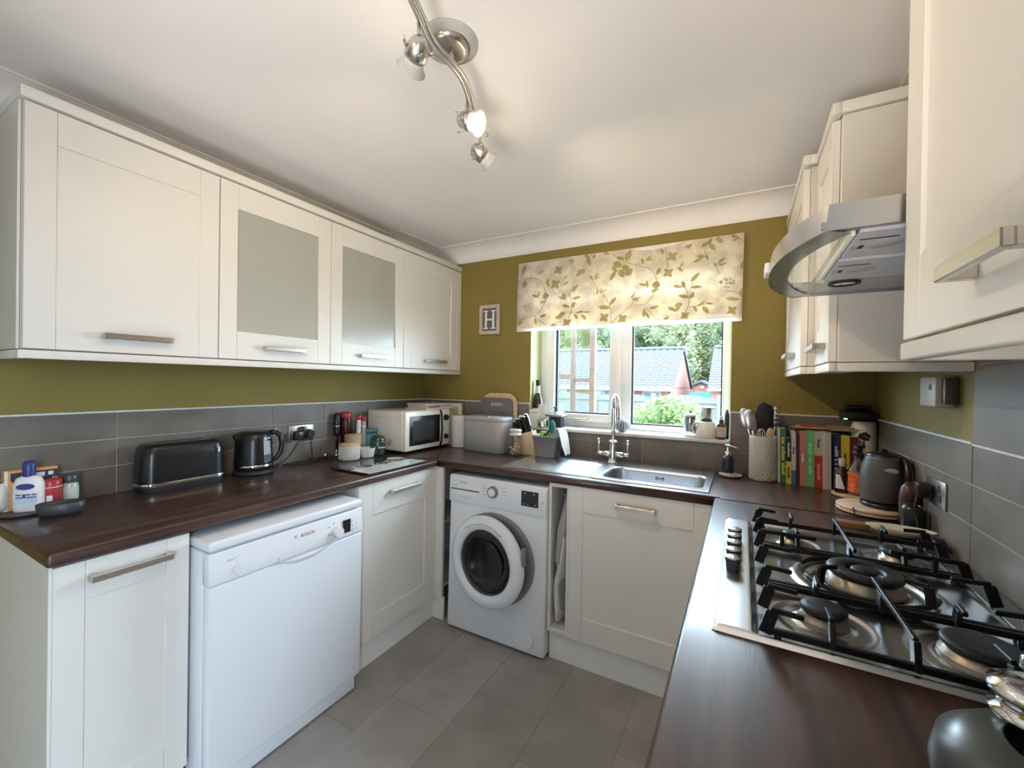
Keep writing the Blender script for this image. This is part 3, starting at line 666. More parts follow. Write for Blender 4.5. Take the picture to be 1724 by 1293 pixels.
for s_ in (-1, 1):
    b = B(); b.cyl((tx+s_*.082, ty, .965), (tx+s_*.082, ty-.004, 1.040), .0042, .0040, 14); b.lathe([(0, 1.036), (.0065, 1.038), (.0065, 1.046), (0, 1.049)], (tx+s_*.082, ty-.004, 0), 16); obj('lever_handle', b, M['chrome'], t)

# ================================================================ hob
t = thing('gas_hob', 'stainless steel five burner gas hob set in the right worktop', 'hob', (2.335, -1.243, .911))
HX0, HX1, HY0, HY1 = 2.084, 2.588, -1.607, -.879
burn = [('small', 2.256, -1.030, .023), ('medium', 2.484, -1.032, .035), ('medium', 2.268, -1.478, .036), ('large', 2.478, -1.488, .050)]
CB = (2.372, -1.256)
ss = lambda a, b_, x: (lambda q: q*q*(3-2*q))(max(0, min(1, (x-a)/(b_-a))))
def hz_(x, y):
    e = min(x-HX0, HX1-x, y-HY0, HY1-y)
    z = .911 + .0085*ss(0, .011, e)
    z -= .0055*ss(2.149, 2.157, x)*(1-ss(HX1-.022, HX1-.012, x))*(1 - (1-ss(HY0+.010, HY0+.020, y)) )*(1-ss(HY1-.020, HY1-.010, y))
    for _, bx, by, br in burn:
        d = math.hypot(x-bx, y-by); R0 = br+.032
        z -= .0035*(1-ss(R0, R0+.014, d)); z += .0035*(1-ss(br+.006, br+.016, d))
    d = math.hypot(x-CB[0], y-CB[1])
    z += .0045*ss(.098, .112, d)*(1-ss(.128, .142, d)) - .004*(1-ss(.092, .110, d)) + .005*(1-ss(.080, .092, d))*ss(.070, .080, d)
    return z
nx_, ny_ = 130, 180
t_ = bmesh.new(); g = [[None]*(ny_+1) for _ in range(nx_+1)]
for i in range(nx_+1):
    for j in range(ny_+1):
        x, y = HX0+(HX1-HX0)*i/nx_, HY0+(HY1-HY0)*j/ny_; g[i][j] = t_.verts.new((x, y, hz_(x, y)))
for i in range(nx_):
    for j in range(ny_): t_.faces.new((g[i][j], g[i+1][j], g[i+1][j+1], g[i][j+1]))
b = B(); b._merge(t_, 0, True); obj('hob_plate', b, M['hobsteel'], t)
for y in (-1.093, -1.147, -1.203, -1.263, -1.321):
    b = B(); b.lathe([(0, .9195), (.0150, .9195), (.0160, .923), (.0155, .928), (.0180, .943), (.0185, .9475), (.0175, .949), (0, .9495)], (2.113, y-.0, 0), 28)
    b.box(2.1115, 2.1145, y-.015, y+.003, .9493, .9502)
    [setattr(f, 'material_index', 1) for f in b.bm.faces if f.calc_center_median().z < .946]; obj('burner_knob', b, [M['steel'], M['char']], t)
for nm, bx, by, br in burn:
    b = B(); b.lathe([(0, .914), (br+.004, .914), (br+.003, .921), (br-.003, .923), (br-.004, .935), (0, .935)], (bx, by, 0), 36); bb = obj('burner', b, M['brass'], t)
    b = B(); b.lathe([(0, .9355), (br+.001, .9355), (br+.002, .940), (br-.002, .9445), (br-.012, .9460), (0, .9462)], (bx, by, 0), 36); obj('burner_cap', b, M['cap'], bb)
b = B(); b.lathe([(.030, .914), (.072, .914), (.072, .922), (.066, .925), (.065, .943), (.034, .943), (.030, .93)], (*CB, 0), 56); bb = obj('burner', b, M['brass'], t)
b = B(); b.lathe([(.033, .9435), (.068, .9435), (.0695, .949), (.066, .9535), (.040, .9535), (.034, .950), (.033, .9435)], (*CB, 0), 56); obj('burner_cap', b, M['cap'], bb)
b = B(); b.lathe([(0, .930), (.022, .930), (.021, .9465), (0, .9465)], (*CB, 0), 32); bb2 = obj('inner_burner', b, M['chrome'], bb)
b = B(); b.lathe([(0, .947), (.0245, .947), (.0245, .952), (.021, .9545), (0, .955)], (*CB, 0), 32); obj('inner_cap', b, M['cap'], bb)

# pan supports, three cast iron grates
ZT = .966
def bar(b, p, q, w=.0075, h=.010):
    """flat-topped cast bar between two points"""
    p, q = Vector(p), Vector(q); d = (q-p); L = d.length; d.normalize(); s_ = Vector((0, 0, 1)).cross(d)
    if s_.length < .05: s_ = Vector((1, 0, 0))
    s_.normalize(); n_ = d.cross(s_)
    mx = Matrix(((d.x, s_.x, n_.x), (d.y, s_.y, n_.y), (d.z, s_.z, n_.z))).to_4x4(); mx.translation = p
    b.box(0, L, -w/2, w/2, -h/2, h/2, .0014, 1, mx=mx)
def hook(b, x, y, sx, sy, L, zb=.922, over=True):
    """foot that curves up from the plate and reaches inward by L"""
    px2, py2 = x+sx*.012, y+sy*.012
    bar(b, (x, y, zb), (px2, py2, ZT-.004), .008, .020); bar(b, (px2-sx*.003, py2-sy*.003, ZT), (x+sx*L, y+sy*L, ZT-.003), .0075, .009)
def grate(name, label, ya, yb, extra):
    b = B(); xa, xb = 2.168, 2.583
    for y in (ya, yb): bar(b, (xa+.006, y, .9285), (xb-.006, y, .9285), .009, .012)
    extra(b, xa, xb, ya, yb)
    for x in (xa+.02, xb-.02):
        for y in (ya, yb): b.cyl((x, y, .914), (x, y, .925), .006, seg=10)
    return single(name, b, M['iron'], label, 'pan support', None)
def g_far(b, xa, xb, ya, yb):
    for y in (ya, (ya+yb)/2+.002): hook(b, xa, y, 1, 0, .055)
    for y in (ya, (ya+yb)/2+.002): hook(b, xb, y, -1, 0, .055)
    hook(b, 2.262, ya, 0, -1, .062); hook(b, 2.478, ya, 0, -1, .058)
    hook(b, 2.262, yb, 0, 1, .055); hook(b, 2.478, yb, 0, 1, .055)
    bar(b, (2.371, ya, .922), (2.371, ya-.008, ZT), .008, .018); bar(b, (2.371, ya-.005, ZT), (2.372, -1.168, ZT-.003), .0075, .010); bar(b, (2.371, -1.116, .925), (2.371, -1.116, ZT-.006), .008, .03)
def g_mid(b, xa, xb, ya, yb):
    bar(b, (xa+.008, ya, ZT), (2.300, ya, ZT), .0085, .010); bar(b, (xa, ya, .922), (xa+.012, ya, ZT-.002), .008, .020)
    bar(b, (2.445, ya, ZT-.002), (xb-.008, ya, ZT-.002), .0085, .010); bar(b, (xb, ya, .922), (xb-.012, ya, ZT-.002), .008, .020)
    for y in (ya,):
        bar(b, (2.225, y, .930), (2.225, y, ZT-.004), .010, .016); bar(b, (2.525, y, .930), (2.525, y, ZT-.004), .010, .016)
    hook(b, xa, (ya+yb)/2+.004, 1, 0, .068); hook(b, xb, (ya+yb)/2+.004, -1, 0, .068)
    # ring bars around the wok burner
    for a0, a1 in ((PI*1.10, PI*1.42), (-PI*.42, -PI*.10), (PI*.12, PI*.40), (PI*.60, PI*.88)):
        pts = [(CB[0]+.118*math.cos(a0+(a1-a0)*i/8), CB[1]+.118*math.sin(a0+(a1-a0)*i/8), .929) for i in range(9)]; b.tube(pts, .0055, 8)
    for a in (PI*1.22, -PI*.22):
        q = Vector((math.cos(a), math.sin(a), 0)); c = Vector((*CB, 0))
        bar(b, c+q*.118+Vector((0, 0, .925)), c+q*.112+Vector((0, 0, ZT)), .009, .016); bar(b, c+q*.114+Vector((0, 0, ZT)), c+q*.074+Vector((0, 0, ZT-.003)), .0075, .009)
def g_near(b, xa, xb, ya, yb):
    for y in (ya, (ya+yb)/2, yb): hook(b, xa, y, 1, 0, .058)
    for y in (ya, (ya+yb)/2): hook(b, xb, y, -1, 0, .055)
    hook(b, 2.266, yb, 0, 1, .058); hook(b, 2.478, yb, 0, 1, .060)
    bar(b, (2.371, yb, .922), (2.371, yb+.010, ZT), .009, .022); bar(b, (2.371, yb+.006, ZT), (2.371, -1.335, ZT-.003), .0075, .010); bar(b, (2.371, -1.392, .925), (2.371, -1.392, ZT-.006), .008, .03)
    hook(b, 2.266, ya, 0, -1, .046); hook(b, 2.478, ya, 0, -1, .040)
grate('pan_support', 'black cast iron pan support at the far end of the hob', -.900, -1.114, g_far)
grate('pan_support', 'black cast iron pan support over the big middle wok burner', -1.130, -1.374, g_mid)
grate('pan_support', 'black cast iron pan support at the near end of the hob', -1.388, -1.590, g_near)

# ================================================================ extractor hood
t = thing('extractor_hood', 'steel extractor hood with curved glass visor above the hob', 'hood', (2.42, -1.276, 1.62))
HYa, HYb = -1.590, -.970
hyc = (HYa+HYb)/2; hh_ = (HYb-HYa)/2
def harc(ins, n=56, x0=2.245, sag=.068):
    out = []
    for i in range(n+1):
        y = HYa+ins+(HYb-HYa-2*ins)*i/n; q = abs(y-hyc)/(hh_-ins)
        out.append((x0+ins-sag*(1-q**2.3), y))
    return out
def band(b, ins, z0, z1, mi=0, thick=.003, lean=0.0):
    t_ = bmesh.new(); P0 = [(2.636, HYa+ins)] + harc(ins) + [(2.636, HYb-ins)]; P1 = [(2.636, HYa+ins+thick)] + harc(ins+thick) + [(2.636, HYb-ins-thick)]
    ln = lambda P: [(x+(lean if 0 < k_ < len(P)-1 else 0), y) for k_, (x, y) in enumerate(P)]
    A = [t_.verts.new((x, y, z0)) for x, y in P0]; C_ = [t_.verts.new((x, y, z1)) for x, y in ln(P0)]; D_ = [t_.verts.new((x, y, z1)) for x, y in ln(P1)]; E_ = [t_.verts.new((x, y, z0)) for x, y in P1]
    for i in range(len(A)-1):
        for u_, v_ in ((A, C_), (C_, D_), (D_, E_), (E_, A)): t_.faces.new((u_[i], u_[i+1], v_[i+1], v_[i]))
    return b._merge(t_, mi, False)
b = B(); band(b, 0, 1.6245, 1.668, lean=.004, thick=.003); obj('visor_band', b, M['steel'], t)
b = B(); P = harc(.004); t_ = bmesh.new()
for z in (1.6255, 1.6305):
    o_ = [t_.verts.new((x, y, z)) for x, y in P]; i_ = [t_.verts.new((x, y, z)) for x, y in harc(.034, x0=2.252)]
    for k_ in range(len(P)-1): t_.faces.new((o_[k_], o_[k_+1], i_[k_+1], i_[k_]))
b._merge(t_, 0, False); obj('visor_rim', b, cmat('green_glass_edge', (.16, .20, .18), .15), t)
b = B(); b.prism(harc(.030, x0=2.252)+[(2.286, HYb-.03), (2.286, HYa+.03)], 1.627, 1.630); obj('visor_glass', b, M['wglass'], t)
b = B(); b.box(2.2865, 2.2935, -1.545, -1.165, 1.6235, 1.634, .001, 1); b.box(2.2865, 2.300, -1.168, -1.160, 1.6235, 1.634); obj('light_edge_trim', b, cmat('bright_trim', (.85, .85, .83), .3), t)
b = B(); b.box(2.294, 2.636, HYa+.004, HYb-.004, 1.632, 1.666, .002, 1); body = obj('hood_body', b, cmat('hood_grey_steel', (.42, .42, .44), .35, metal=.8), t)
b = B(); b.box(2.24, 2.294, HYa+.003, HYa+.030, 1.628, 1.640); b.box(2.24, 2.294, HYb-.08, HYb-.003, 1.628, 1.640); obj('hood_lip', b, cmat('hood_grey_steel', (.3, .3, .3)), t)
fl_ = cmat('filter_reflected_grey', (.60, .63, .69), .4)  # filter grey brightened to carry light reflected up from the hob
for y0, y1 in ((-1.555, -1.385), (-1.362, -1.172)):
    b = B(); b.box(2.298, 2.60, y0, y1, 1.6255, 1.633, .002, 1); f_ = obj('grease_filter', b, fl_, t)
    b = B(); b.box(2.306, 2.360, y0+.045, y0+.050, 1.6249, 1.6258); b.box(2.303, 2.320, y0+.086, y0+.106, 1.6245, 1.6258); obj('filter_slot', b, M['blackm'], f_)
    b = B(); b.box(2.303, 2.312, y0+.080, y0+.112, 1.6238, 1.6258, .001, 1); b.lathe([(0, 1.6235), (.025, 1.6238), (.029, 1.6258)], (2.348, y0+.088, 0), 24); obj('filter_latch', b, cmat('latch_grey', (.5, .5, .5)), f_)
b = B(); b.lathe([(.034, 1.6315), (.034, 1.628), (.027, 1.627), (.027, 1.6315)], (2.352, -1.098, 0), 32); l_ = obj('lamp_ring', b, M['blackm'], t)
b = B(); b.lathe([(0, 1.6285), (.020, 1.6285), (.026, 1.6305)], (2.352, -1.098, 0), 32); obj('lamp_lens', b, M['chrome'], l_)
b = B(); b.box(2.168, 2.180, -1.30, -1.235, 1.630, 1.655, .003); obj('switch_tab', b, cmat('bright_trim', (.8, .8, .8)), t)

# ================================================================ ceiling light
t = thing('ceiling_spotlight_bar', 'brushed nickel wavy ceiling light bar with adjustable glass spotlights', 'light', (1.40, -1.53, 2.309))
b = B(); b.lathe([(0, 2.3095), (.080, 2.3095), (.078, 2.303), (.060, 2.297), (.058, 2.2965)], (1.392, -1.525, 0), 40); obj('ceiling_plate', b, M['frost'], t)
b = B(); b.lathe([(.050, 2.305), (.050, 2.292), (.038, 2.286), (0, 2.285)], (1.392, -1.525, 0), 32, sx=1, sy=1.15); b.cyl((1.40, -1.53, 2.29), (1.417, -1.545, 2.225), .006, seg=12); obj('centre_boss', b, M['nickel'], t)
path = [(1.45, -2.18), (1.50, -2.08), (1.497, -1.97), (1.478, -1.86), (1.463, -1.775), (1.441, -1.706), (1.424, -1.66), (1.415, -1.609), (1.417, -1.555), (1.412, -1.50), (1.388, -1.433), (1.350, -1.361), (1.328, -1.295), (1.331, -1.23)]
def cr_(P, k_=6):
    out = []
    for i in range(len(P)-1):
        p0, p1, p2, p3 = P[max(i-1, 0)], P[i], P[i+1], P[min(i+2, len(P)-1)]
        for j in range(k_):
            s_ = j/k_
            out.append(tuple(.5*((2*p1[a])+(-p0[a]+p2[a])*s_+(2*p0[a]-5*p1[a]+4*p2[a]-p3[a])*s_*s_+(-p0[a]+3*p1[a]-3*p2[a]+p3[a])*s_**3) for a in range(len(p1))))
    return out+[P[-1]]
b = B(); b.tube([(x, y, 2.22) for x, y in cr_(path)], .0062, 10); b.tube([(x+.008, y+.010, 2.226) for x, y in cr_(path)[10:66]], .005, 10); obj('wavy_bar', b, M['nickel'], t)
warm = (1.0, .76, .50)
def head(piv, stem, d, on=True, power=10, spread=1.9, glow=.2):
    d = Vector(d).normalized(); piv = Vector(piv)
    mx = d.to_track_quat('Z', 'Y').to_matrix().to_4x4(); mx.translation = piv
    b = B(); b.lathe([(0, -.030), (.012, -.027), (.022, -.016), (.027, 0), (.028, .014), (.0265, .022), (.023, .022), (.022, 0), (0, -.01)], (0, 0, 0), 28)
    for a in (0, PI/2, PI, 1.5*PI):
        b.tube([(.026*math.cos(a), .026*math.sin(a), .004), (.036*math.cos(a), .036*math.sin(a), -.006), (.040*math.cos(a), .040*math.sin(a), -.016)], [.0045, .003, .001], 8)
    b.tf(mx); b.cyl(stem, piv-d*.004, .0042, seg=12)
    h = obj('spotlight_head', b, M['nickel'], t)
    b = B(); b.lathe([(.0225, .020), (.024, .028), (.030, .042), (.037, .050), (.0365, .051), (.0285, .043), (.0215, .028)], (0, 0, 0), 28); b.tf(mx); obj('glass_shade', b, M['frost'] if on else M['frost2'], h)
    b = B(); b.lathe([(0, .034), (.014, .032), (.019, .026), (.017, .012), (0, .010)], (0, 0, 0), 20); b.tf(mx)
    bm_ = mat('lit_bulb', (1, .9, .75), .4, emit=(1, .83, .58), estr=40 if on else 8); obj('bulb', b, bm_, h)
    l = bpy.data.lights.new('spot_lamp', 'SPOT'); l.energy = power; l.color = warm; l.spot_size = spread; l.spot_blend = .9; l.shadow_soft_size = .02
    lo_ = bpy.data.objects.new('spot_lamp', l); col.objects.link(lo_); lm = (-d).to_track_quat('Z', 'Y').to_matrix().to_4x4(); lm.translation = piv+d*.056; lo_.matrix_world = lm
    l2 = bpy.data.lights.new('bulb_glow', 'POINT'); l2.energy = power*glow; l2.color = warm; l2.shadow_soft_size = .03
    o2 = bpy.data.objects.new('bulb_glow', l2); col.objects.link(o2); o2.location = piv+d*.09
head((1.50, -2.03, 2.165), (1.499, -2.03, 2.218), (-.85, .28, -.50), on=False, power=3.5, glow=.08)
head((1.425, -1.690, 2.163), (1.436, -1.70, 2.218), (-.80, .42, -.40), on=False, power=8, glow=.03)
head((1.372, -1.415, 2.158), (1.377, -1.415, 2.218), (.88, .12, -.40), power=13, spread=1.55, glow=.015)
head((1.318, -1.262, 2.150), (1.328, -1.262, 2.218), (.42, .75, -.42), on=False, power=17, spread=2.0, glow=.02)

# ================================================================ roman blind
t = thing('roman_blind', 'cream roman blind printed with olive leaves and flowers above the window', 'blind', (1.47, -.03, 1.69))
BX0, BX1, BZ0, BZ1 = .820, 2.118, 1.690, 2.140
byf = lambda u, v: -.030 - .006*math.sin(v*PI) - .003*math.sin(u*7+v*3) - .010*v*v*(1-u*.5)
b = B(); b.sheet(lambda u, v: Vector((BX0+(BX1-BX0)*u-.004*v, byf(u, v), BZ1+(BZ0+.022-BZ1)*v)), 60, 24); obj('fabric_panel', b, M['blind'], t)
b = B(); b.sheet(lambda u, v: Vector((BX0+.02+(BX1-BX0-.04)*u, byf(u, .75)+.016, BZ1-.02+(BZ0+.06-BZ1)*v)), 10, 4); b.sheet(lambda u, v: Vector((BX0+.01+(BX1-BX0-.02)*u, byf(u, .9)+.010, 1.86+(BZ0+.024-1.86)*v)), 10, 4); obj('fabric_fold', b, M['blind'], t)
b = B(); b.sheet(lambda u, v: Vector((BX0-.004+(BX1-BX0)*u, byf(u, 1)-.0035, BZ0+.026+(-.026)*v)), 60, 2); obj('hem_band', b, M['blind'], t)
b = B(); b.box(BX0+.005, BX1-.005, -.028, -.001, BZ1-.035, BZ1-.001, .002); obj('head_rail', b, M['white'], t)
LEAVES=[(0.861,2.098,68,0.068,0.029),(0.868,1.998,80,0.058,0.038),(1.021,1.909,98,0.044,0.042),(1.004,1.873,15,0.051,0.017),(0.948,1.914,-22,0.051,0.017),(0.972,1.924,68,0.043,0.014),(0.952,1.755,91,0.048,0.019),(1.006,1.786,16,0.051,0.017),(0.983,2.064,23,0.043,0.013),(1.29,2.123,-52,0.066,0.02),(1.3,2.089,-56,0.048,0.024),(1.244,2.045,14,0.05,0.018),(1.241,2.026,30,0.054,0.022),(1.269,2.038,75,0.038,0.013),(1.332,2.12,58,0.032,0.02),(1.317,1.995,-59,0.037,0.015),(1.349,2.006,30,0.038,0.013),(1.35,1.99,13,0.039,0.014),(1.215,1.94,47,0.063,0.021),(1.226,1.881,10,0.063,0.019),(1.134,1.886,-18,0.057,0.017),(1.143,1.901,-64,0.043,0.02),(1.206,1.84,58,0.044,0.023),(1.159,1.835,-14,0.056,0.02),(1.249,1.793,16,0.052,0.012),(1.291,1.79,1,0.046,0.012),(1.223,1.768,-59,0.043,0.019),(1.274,1.76,-54,0.048,0.021),(1.131,1.786,26,0.052,0.029),(1.109,1.769,6,0.049,0.026),(1.255,1.794,6,0.031,0.012),(1.404,2.133,-34,0.048,0.019),(1.534,2.101,70,0.068,0.038),(1.49,2.09,-17,0.049,0.022),(1.472,2.054,-25,0.061,0.041),(1.449,1.996,59,0.074,0.024),(1.497,2.001,-60,0.061,0.037),(1.539,2.005,37,0.054,0.045),(1.52,2.031,-34,0.05,0.034),(1.615,2.057,-72,0.044,0.018),(1.649,2.071,31,0.042,0.015),(1.654,2.062,-17,0.038,0.013),(1.451,1.845,48,0.06,0.022),(1.402,1.81,-9,0.076,0.026),(1.455,2.029,-43,0.052,0.021),(1.692,1.914,81,0.045,0.045),(1.624,1.921,-16,0.061,0.014),(1.644,1.923,-79,0.048,0.015),(1.686,1.884,17,0.048,0.016),(1.685,1.79,12,0.057,0.018),(1.63,1.761,86,0.051,0.022),(1.65,1.745,-65,0.043,0.015),(1.72,2.099,-62,0.034,0.016),(1.809,1.893,-12,0.055,0.017),(1.834,1.902,-70,0.041,0.02),(1.891,1.935,45,0.064,0.022),(1.9,1.882,0,0.06,0.016),(1.878,1.84,62,0.042,0.025),(1.838,1.837,-15,0.06,0.019),(1.966,1.789,-11,0.044,0.013),(1.93,1.794,36,0.039,0.013),(1.896,1.766,-67,0.036,0.016),(1.946,1.758,-54,0.052,0.024),(1.811,1.792,16,0.046,0.028),(1.777,1.774,-20,0.045,0.021),(1.803,1.768,29,0.041,0.016),(1.918,1.786,18,0.032,0.011),(1.937,2.106,38,0.046,0.017),(1.961,2.119,62,0.04,0.019),(1.973,2.086,-55,0.054,0.023),(2.008,2.115,-55,0.04,0.023),(1.995,2.128,27,0.034,0.013),(1.918,2.044,-7,0.048,0.015),(1.905,2.025,21,0.055,0.017),(1.948,2.033,-72,0.036,0.014),(2.075,2.127,-19,0.039,0.014),(2.083,2.112,27,0.042,0.014),(2.017,2.009,39,0.049,0.017),(2.021,1.988,17,0.045,0.013),(1.988,1.989,-63,0.031,0.013),(2.072,1.805,-10,0.069,0.02),(2.112,1.974,82,0.049,0.018),(2.112,1.835,82,0.049,0.021),(1.823,2.009,72,0.029,0.01),(1.816,1.987,-45,0.037,0.015),(1.704,1.99,59,0.043,0.022),(1.155,1.977,25,0.041,0.014),(1.033,1.999,57,0.04,0.018),(1.037,1.978,-60,0.039,0.016),(1.153,2.013,57,0.035,0.01),(0.839,1.748,25,0.059,0.03),(1.07,1.72,26,0.049,0.02),(1.449,1.715,38,0.033,0.011),(1.748,1.722,29,0.039,0.017),(1.642,1.691,8,0.036,0.011)]
FLOWERS=[(1.103,2.065,0.035),(1.086,1.976,0.039),(1.774,2.064,0.035),(1.755,1.974,0.034),(1.164,1.73,0.037),(1.399,1.75,0.036),(1.508,1.736,0.034),(1.844,1.732,0.029),(2.068,1.747,0.031)]
CLUSTERS=[(1.368,1.901,0.046),(1.569,1.855,0.037),(0.895,1.841,0.044),(2.042,1.894,0.04),(1.185,2.111,0.02),(1.856,2.107,0.017)]
STEMS=[[(0.831,1.77),(0.941,1.79),(1.005,1.849),(1.021,1.922),(0.99,1.998),(0.937,2.03),(0.865,2.038)],[(0.941,1.79),(1.024,1.722)],[(1.19,1.785),(1.195,1.856),(1.177,1.918),(1.214,1.955)],[(1.19,1.795),(1.291,1.788)],[(1.164,1.73),(1.19,1.795)],[(1.26,2.051),(1.29,2.118),(1.321,2.129)],[(1.313,1.996),(1.356,1.922)],[(1.439,1.701),(1.438,1.798),(1.396,1.889)],[(1.432,1.818),(1.466,1.854)],[(1.439,1.701),(1.496,1.765),(1.571,1.808),(1.636,1.812),(1.68,1.864),(1.692,1.946),(1.659,2.005),(1.586,2.037),(1.51,2.07),(1.432,2.129)],[(1.636,1.793),(1.718,1.7)],[(1.557,1.809),(1.58,1.854)],[(1.837,1.725),(1.865,1.804),(1.851,1.867),(1.834,1.909)],[(1.86,1.849),(1.891,1.934)],[(1.865,1.777),(1.974,1.791)],[(1.946,2.033),(1.937,2.078),(1.96,2.127)],[(2.01,1.939),(1.994,1.984),(2.032,2.013)],[(2.042,1.85),(2.088,1.837),(2.111,1.801),(2.105,1.701)],[(2.06,2.142),(2.113,2.1)],[(1.65,2.053),(1.618,2.062)],[(1.752,2.004),(1.741,2.105)]]

def bpt(x, z):
    u = (x-BX0)/(BX1-BX0); v = (BZ1-z)/(BZ1-BZ0-.022); return byf(min(1, max(0, u)), min(1, max(0, v)))
def leaf_into(tb, x, z, a, L, w, dy=.0016, nn=6):
    a = math.radians(a); ca, sa = math.cos(a), math.sin(a); top, bot = [], []
    for i in range(nn+1):
        s_ = i/nn; q = (s_-.5)*L; h = w/2*math.sin(PI*s_)**.8*(1.15-.3*s_)
        for lst, sg in ((top, 1), (bot, -1)):
            xx, zz = x+ca*q-sa*h*sg, z+sa*q+ca*h*sg; xx = min(BX1-.002, max(BX0, xx)); zz = min(BZ1-.002, max(BZ0+.028, zz)); lst.append(tb.verts.new((xx, bpt(xx, zz)-dy, zz)))
    for i in range(nn): tb.faces.new((top[i], top[i+1], bot[i+1], bot[i]))
tb = bmesh.new()
for q in LEAVES: leaf_into(tb, *q)
for x, z, r_ in FLOWERS:
    for a in (35, 125, 215, 305): leaf_into(tb, x+math.cos(math.radians(a))*r_*.45, z+math.sin(math.radians(a))*r_*.45, a, r_*.95, r_*.62)
for x, z, r_ in CLUSTERS:
    for _ in range(16):
        a = random.uniform(0, 2*PI); rr = r_*random.uniform(.2, 1); leaf_into(tb, x+rr*math.cos(a), z+rr*math.sin(a)*.8, random.uniform(0, 180), .012, .010, nn=3)
b = B(); b._merge(tb, 0, False); obj('printed_leaves', b, M['leaf'], t)['kind'] = 'stuff'
b = B()
for P in STEMS: b.tube([(min(BX1-.002, x), bpt(x, z)-.0012, max(BZ0+.028, min(BZ1-.002, z))) for x, z in cr_(P, 4)], .0014, 4)
obj('printed_stems', b, M['leaf'], t)['kind'] = 'stuff'
tb = bmesh.new(); rs = random.Random(3)
for _ in range(90): leaf_into(tb, rs.uniform(BX0+.03, BX1-.03), rs.uniform(BZ0+.04, BZ1-.03), rs.uniform(0, 180), rs.uniform(.03, .07), rs.uniform(.012, .03), dy=.0008)
b = B(); b._merge(tb, 0, False); obj('printed_pale_leaves', b, M['leafp'], t)['kind'] = 'stuff'

# ================================================================ letter plaque
t = thing('letter_plaque', 'small wooden framed sign with a white letter H hanging on the olive wall', 'sign', (.587, -.01, 1.686))
b = B(); ring(b, .506, .668, 1.687, 1.890, .024, -.020, -.004, .002); obj('plaque_frame', b, cmat('limed_wood', (.52, .43, .32), .6, nscale=20, color2=(.60, .51, .40), stretch=(8, 8, 1)), t)
b = B(); b.box(.528, .646, -.010, -.004, 1.709, 1.868); obj('backing', b, cmat('plaque_grey', (.13, .13, .125)), t)
hm = M['white']
b = B()
for x in (.557, .617): b.box(x-.0075, x+.0075, -.015, -.010, 1.725, 1.852); [b.box(x-.019, x+.019, -.0152, -.010, z, z+.009) for z in (1.724, 1.844)]
b.box(.557, .617, -.0148, -.010, 1.783, 1.794)
obj('letter', b, hm, t)
b = B(); b.tube([(.545, -.006, 1.890), (.589, -.006, 1.982), (.632, -.006, 1.890)], .0011, 6); obj('hanging_string', b, cmat('jute', (.45, .35, .2)), t)
b = B(); b.cyl((.589, -.001, 1.984), (.589, -.010, 1.984), .0025, seg=10); obj('nail', b, M['brass'], t)
# ================================================================ things on the left worktop
ZW = WT + .0004
def lathe_thing(name, label, cat, x, y, prof, material, z=ZW, group=None, seg=32):
    t = thing(name, label, cat, (x, y, z), group); b = B(); b.lathe([(r, z+h) for r, h in prof], (x, y, 0), seg); return t, b
b = B(); b.lathe([(0, ZW), (.070, ZW), (.076, ZW+.008), (.072, ZW+.008), (.068, ZW+.004), (0, ZW+.004)], (.085, -2.035, 0), 36)
single('round_tray', b, M['char'], 'small round dark tray under the white lotion bottle', 'tray')
t = thing('lotion_bottle', 'white lotion bottle with blue domed cap and blue oval logo at far left', 'bottle', (.090, -2.030, ZW+.0045))
zt = ZW+.0045
b = B()
def oval(cx, cy_, rx, ry, rz, n=28, p=2.6):
    out = []
    for i in range(n):
        a = 2*PI*i/n; c, s_ = math.cos(a), math.sin(a); x = rx*abs(c)**(2/p)*(1 if c >= 0 else -1); y = ry*abs(s_)**(2/p)*(1 if s_ >= 0 else -1)
        out.append((cx+x*math.cos(rz)-y*math.sin(rz), cy_+x*math.sin(rz)+y*math.cos(rz)))
    return out
rz_ = .95
loops(b, [(oval(.09, -2.03, .033, .017, rz_), zt), (oval(.09, -2.03, .036, .020, rz_), zt+.006), (oval(.09, -2.03, .036, .020, rz_), zt+.088), (oval(.09, -2.03, .029, .017, rz_), zt+.108), (oval(.09, -2.03, .013, .012, rz_), zt+.116), (oval(.09, -2.03, .001, .001, rz_), zt+.117)])
obj('bottle_body', b, M['white'], t)
blue = cmat('deep_blue_plastic', (.025, .045, .22), .35)
b = B(); b.lathe([(.0150, zt+.112), (.0155, zt+.116), (.0150, zt+.150), (.0115, zt+.162), (0, zt+.165)], (.09, -2.03, 0), 28)
obj('pump_cap', b, blue, t)
u_ = Vector((math.cos(rz_), math.sin(rz_), 0)); n_ = Vector((math.sin(rz_), -math.cos(rz_), 0)); c_ = Vector((.09, -2.03, 0))+n_*.0205
mx = Matrix(((u_.x, 0, n_.x, c_.x), (u_.y, 0, n_.y, c_.y), (0, 1, 0, 0), (0, 0, 0, 1)))
b = B(); b.prism([(.022*math.cos(a), zt+.082+.010*math.sin(a)) for a in [i*PI/14 for i in range(28)]], -.001, .0006, mx=mx); b.prism([(-.022, zt+.046), (.026, zt+.046), (.026, zt+.058), (-.022, zt+.058)], -.001, .0006, mx=mx)
lb = obj('logo_print', b, blue, t)
b = B(); b.prism([(-.022, zt+.030), (.026, zt+.030), (.026, zt+.0455), (-.022, zt+.0455)], -.001, .0006, mx=mx); obj('pale_label', b, cmat('pale_blue_print', (.45, .62, .80)), t)
text('printed_text', '~4 5', .010, M['white'], lb, c_+Vector((0, 0, zt+.052))+n_*.0007, u_, (0, 0, 1), .0002)
t = thing('cardboard_carton', 'navy and orange printed carton standing behind the lotion bottle', 'box', (.035, -1.985, ZW))
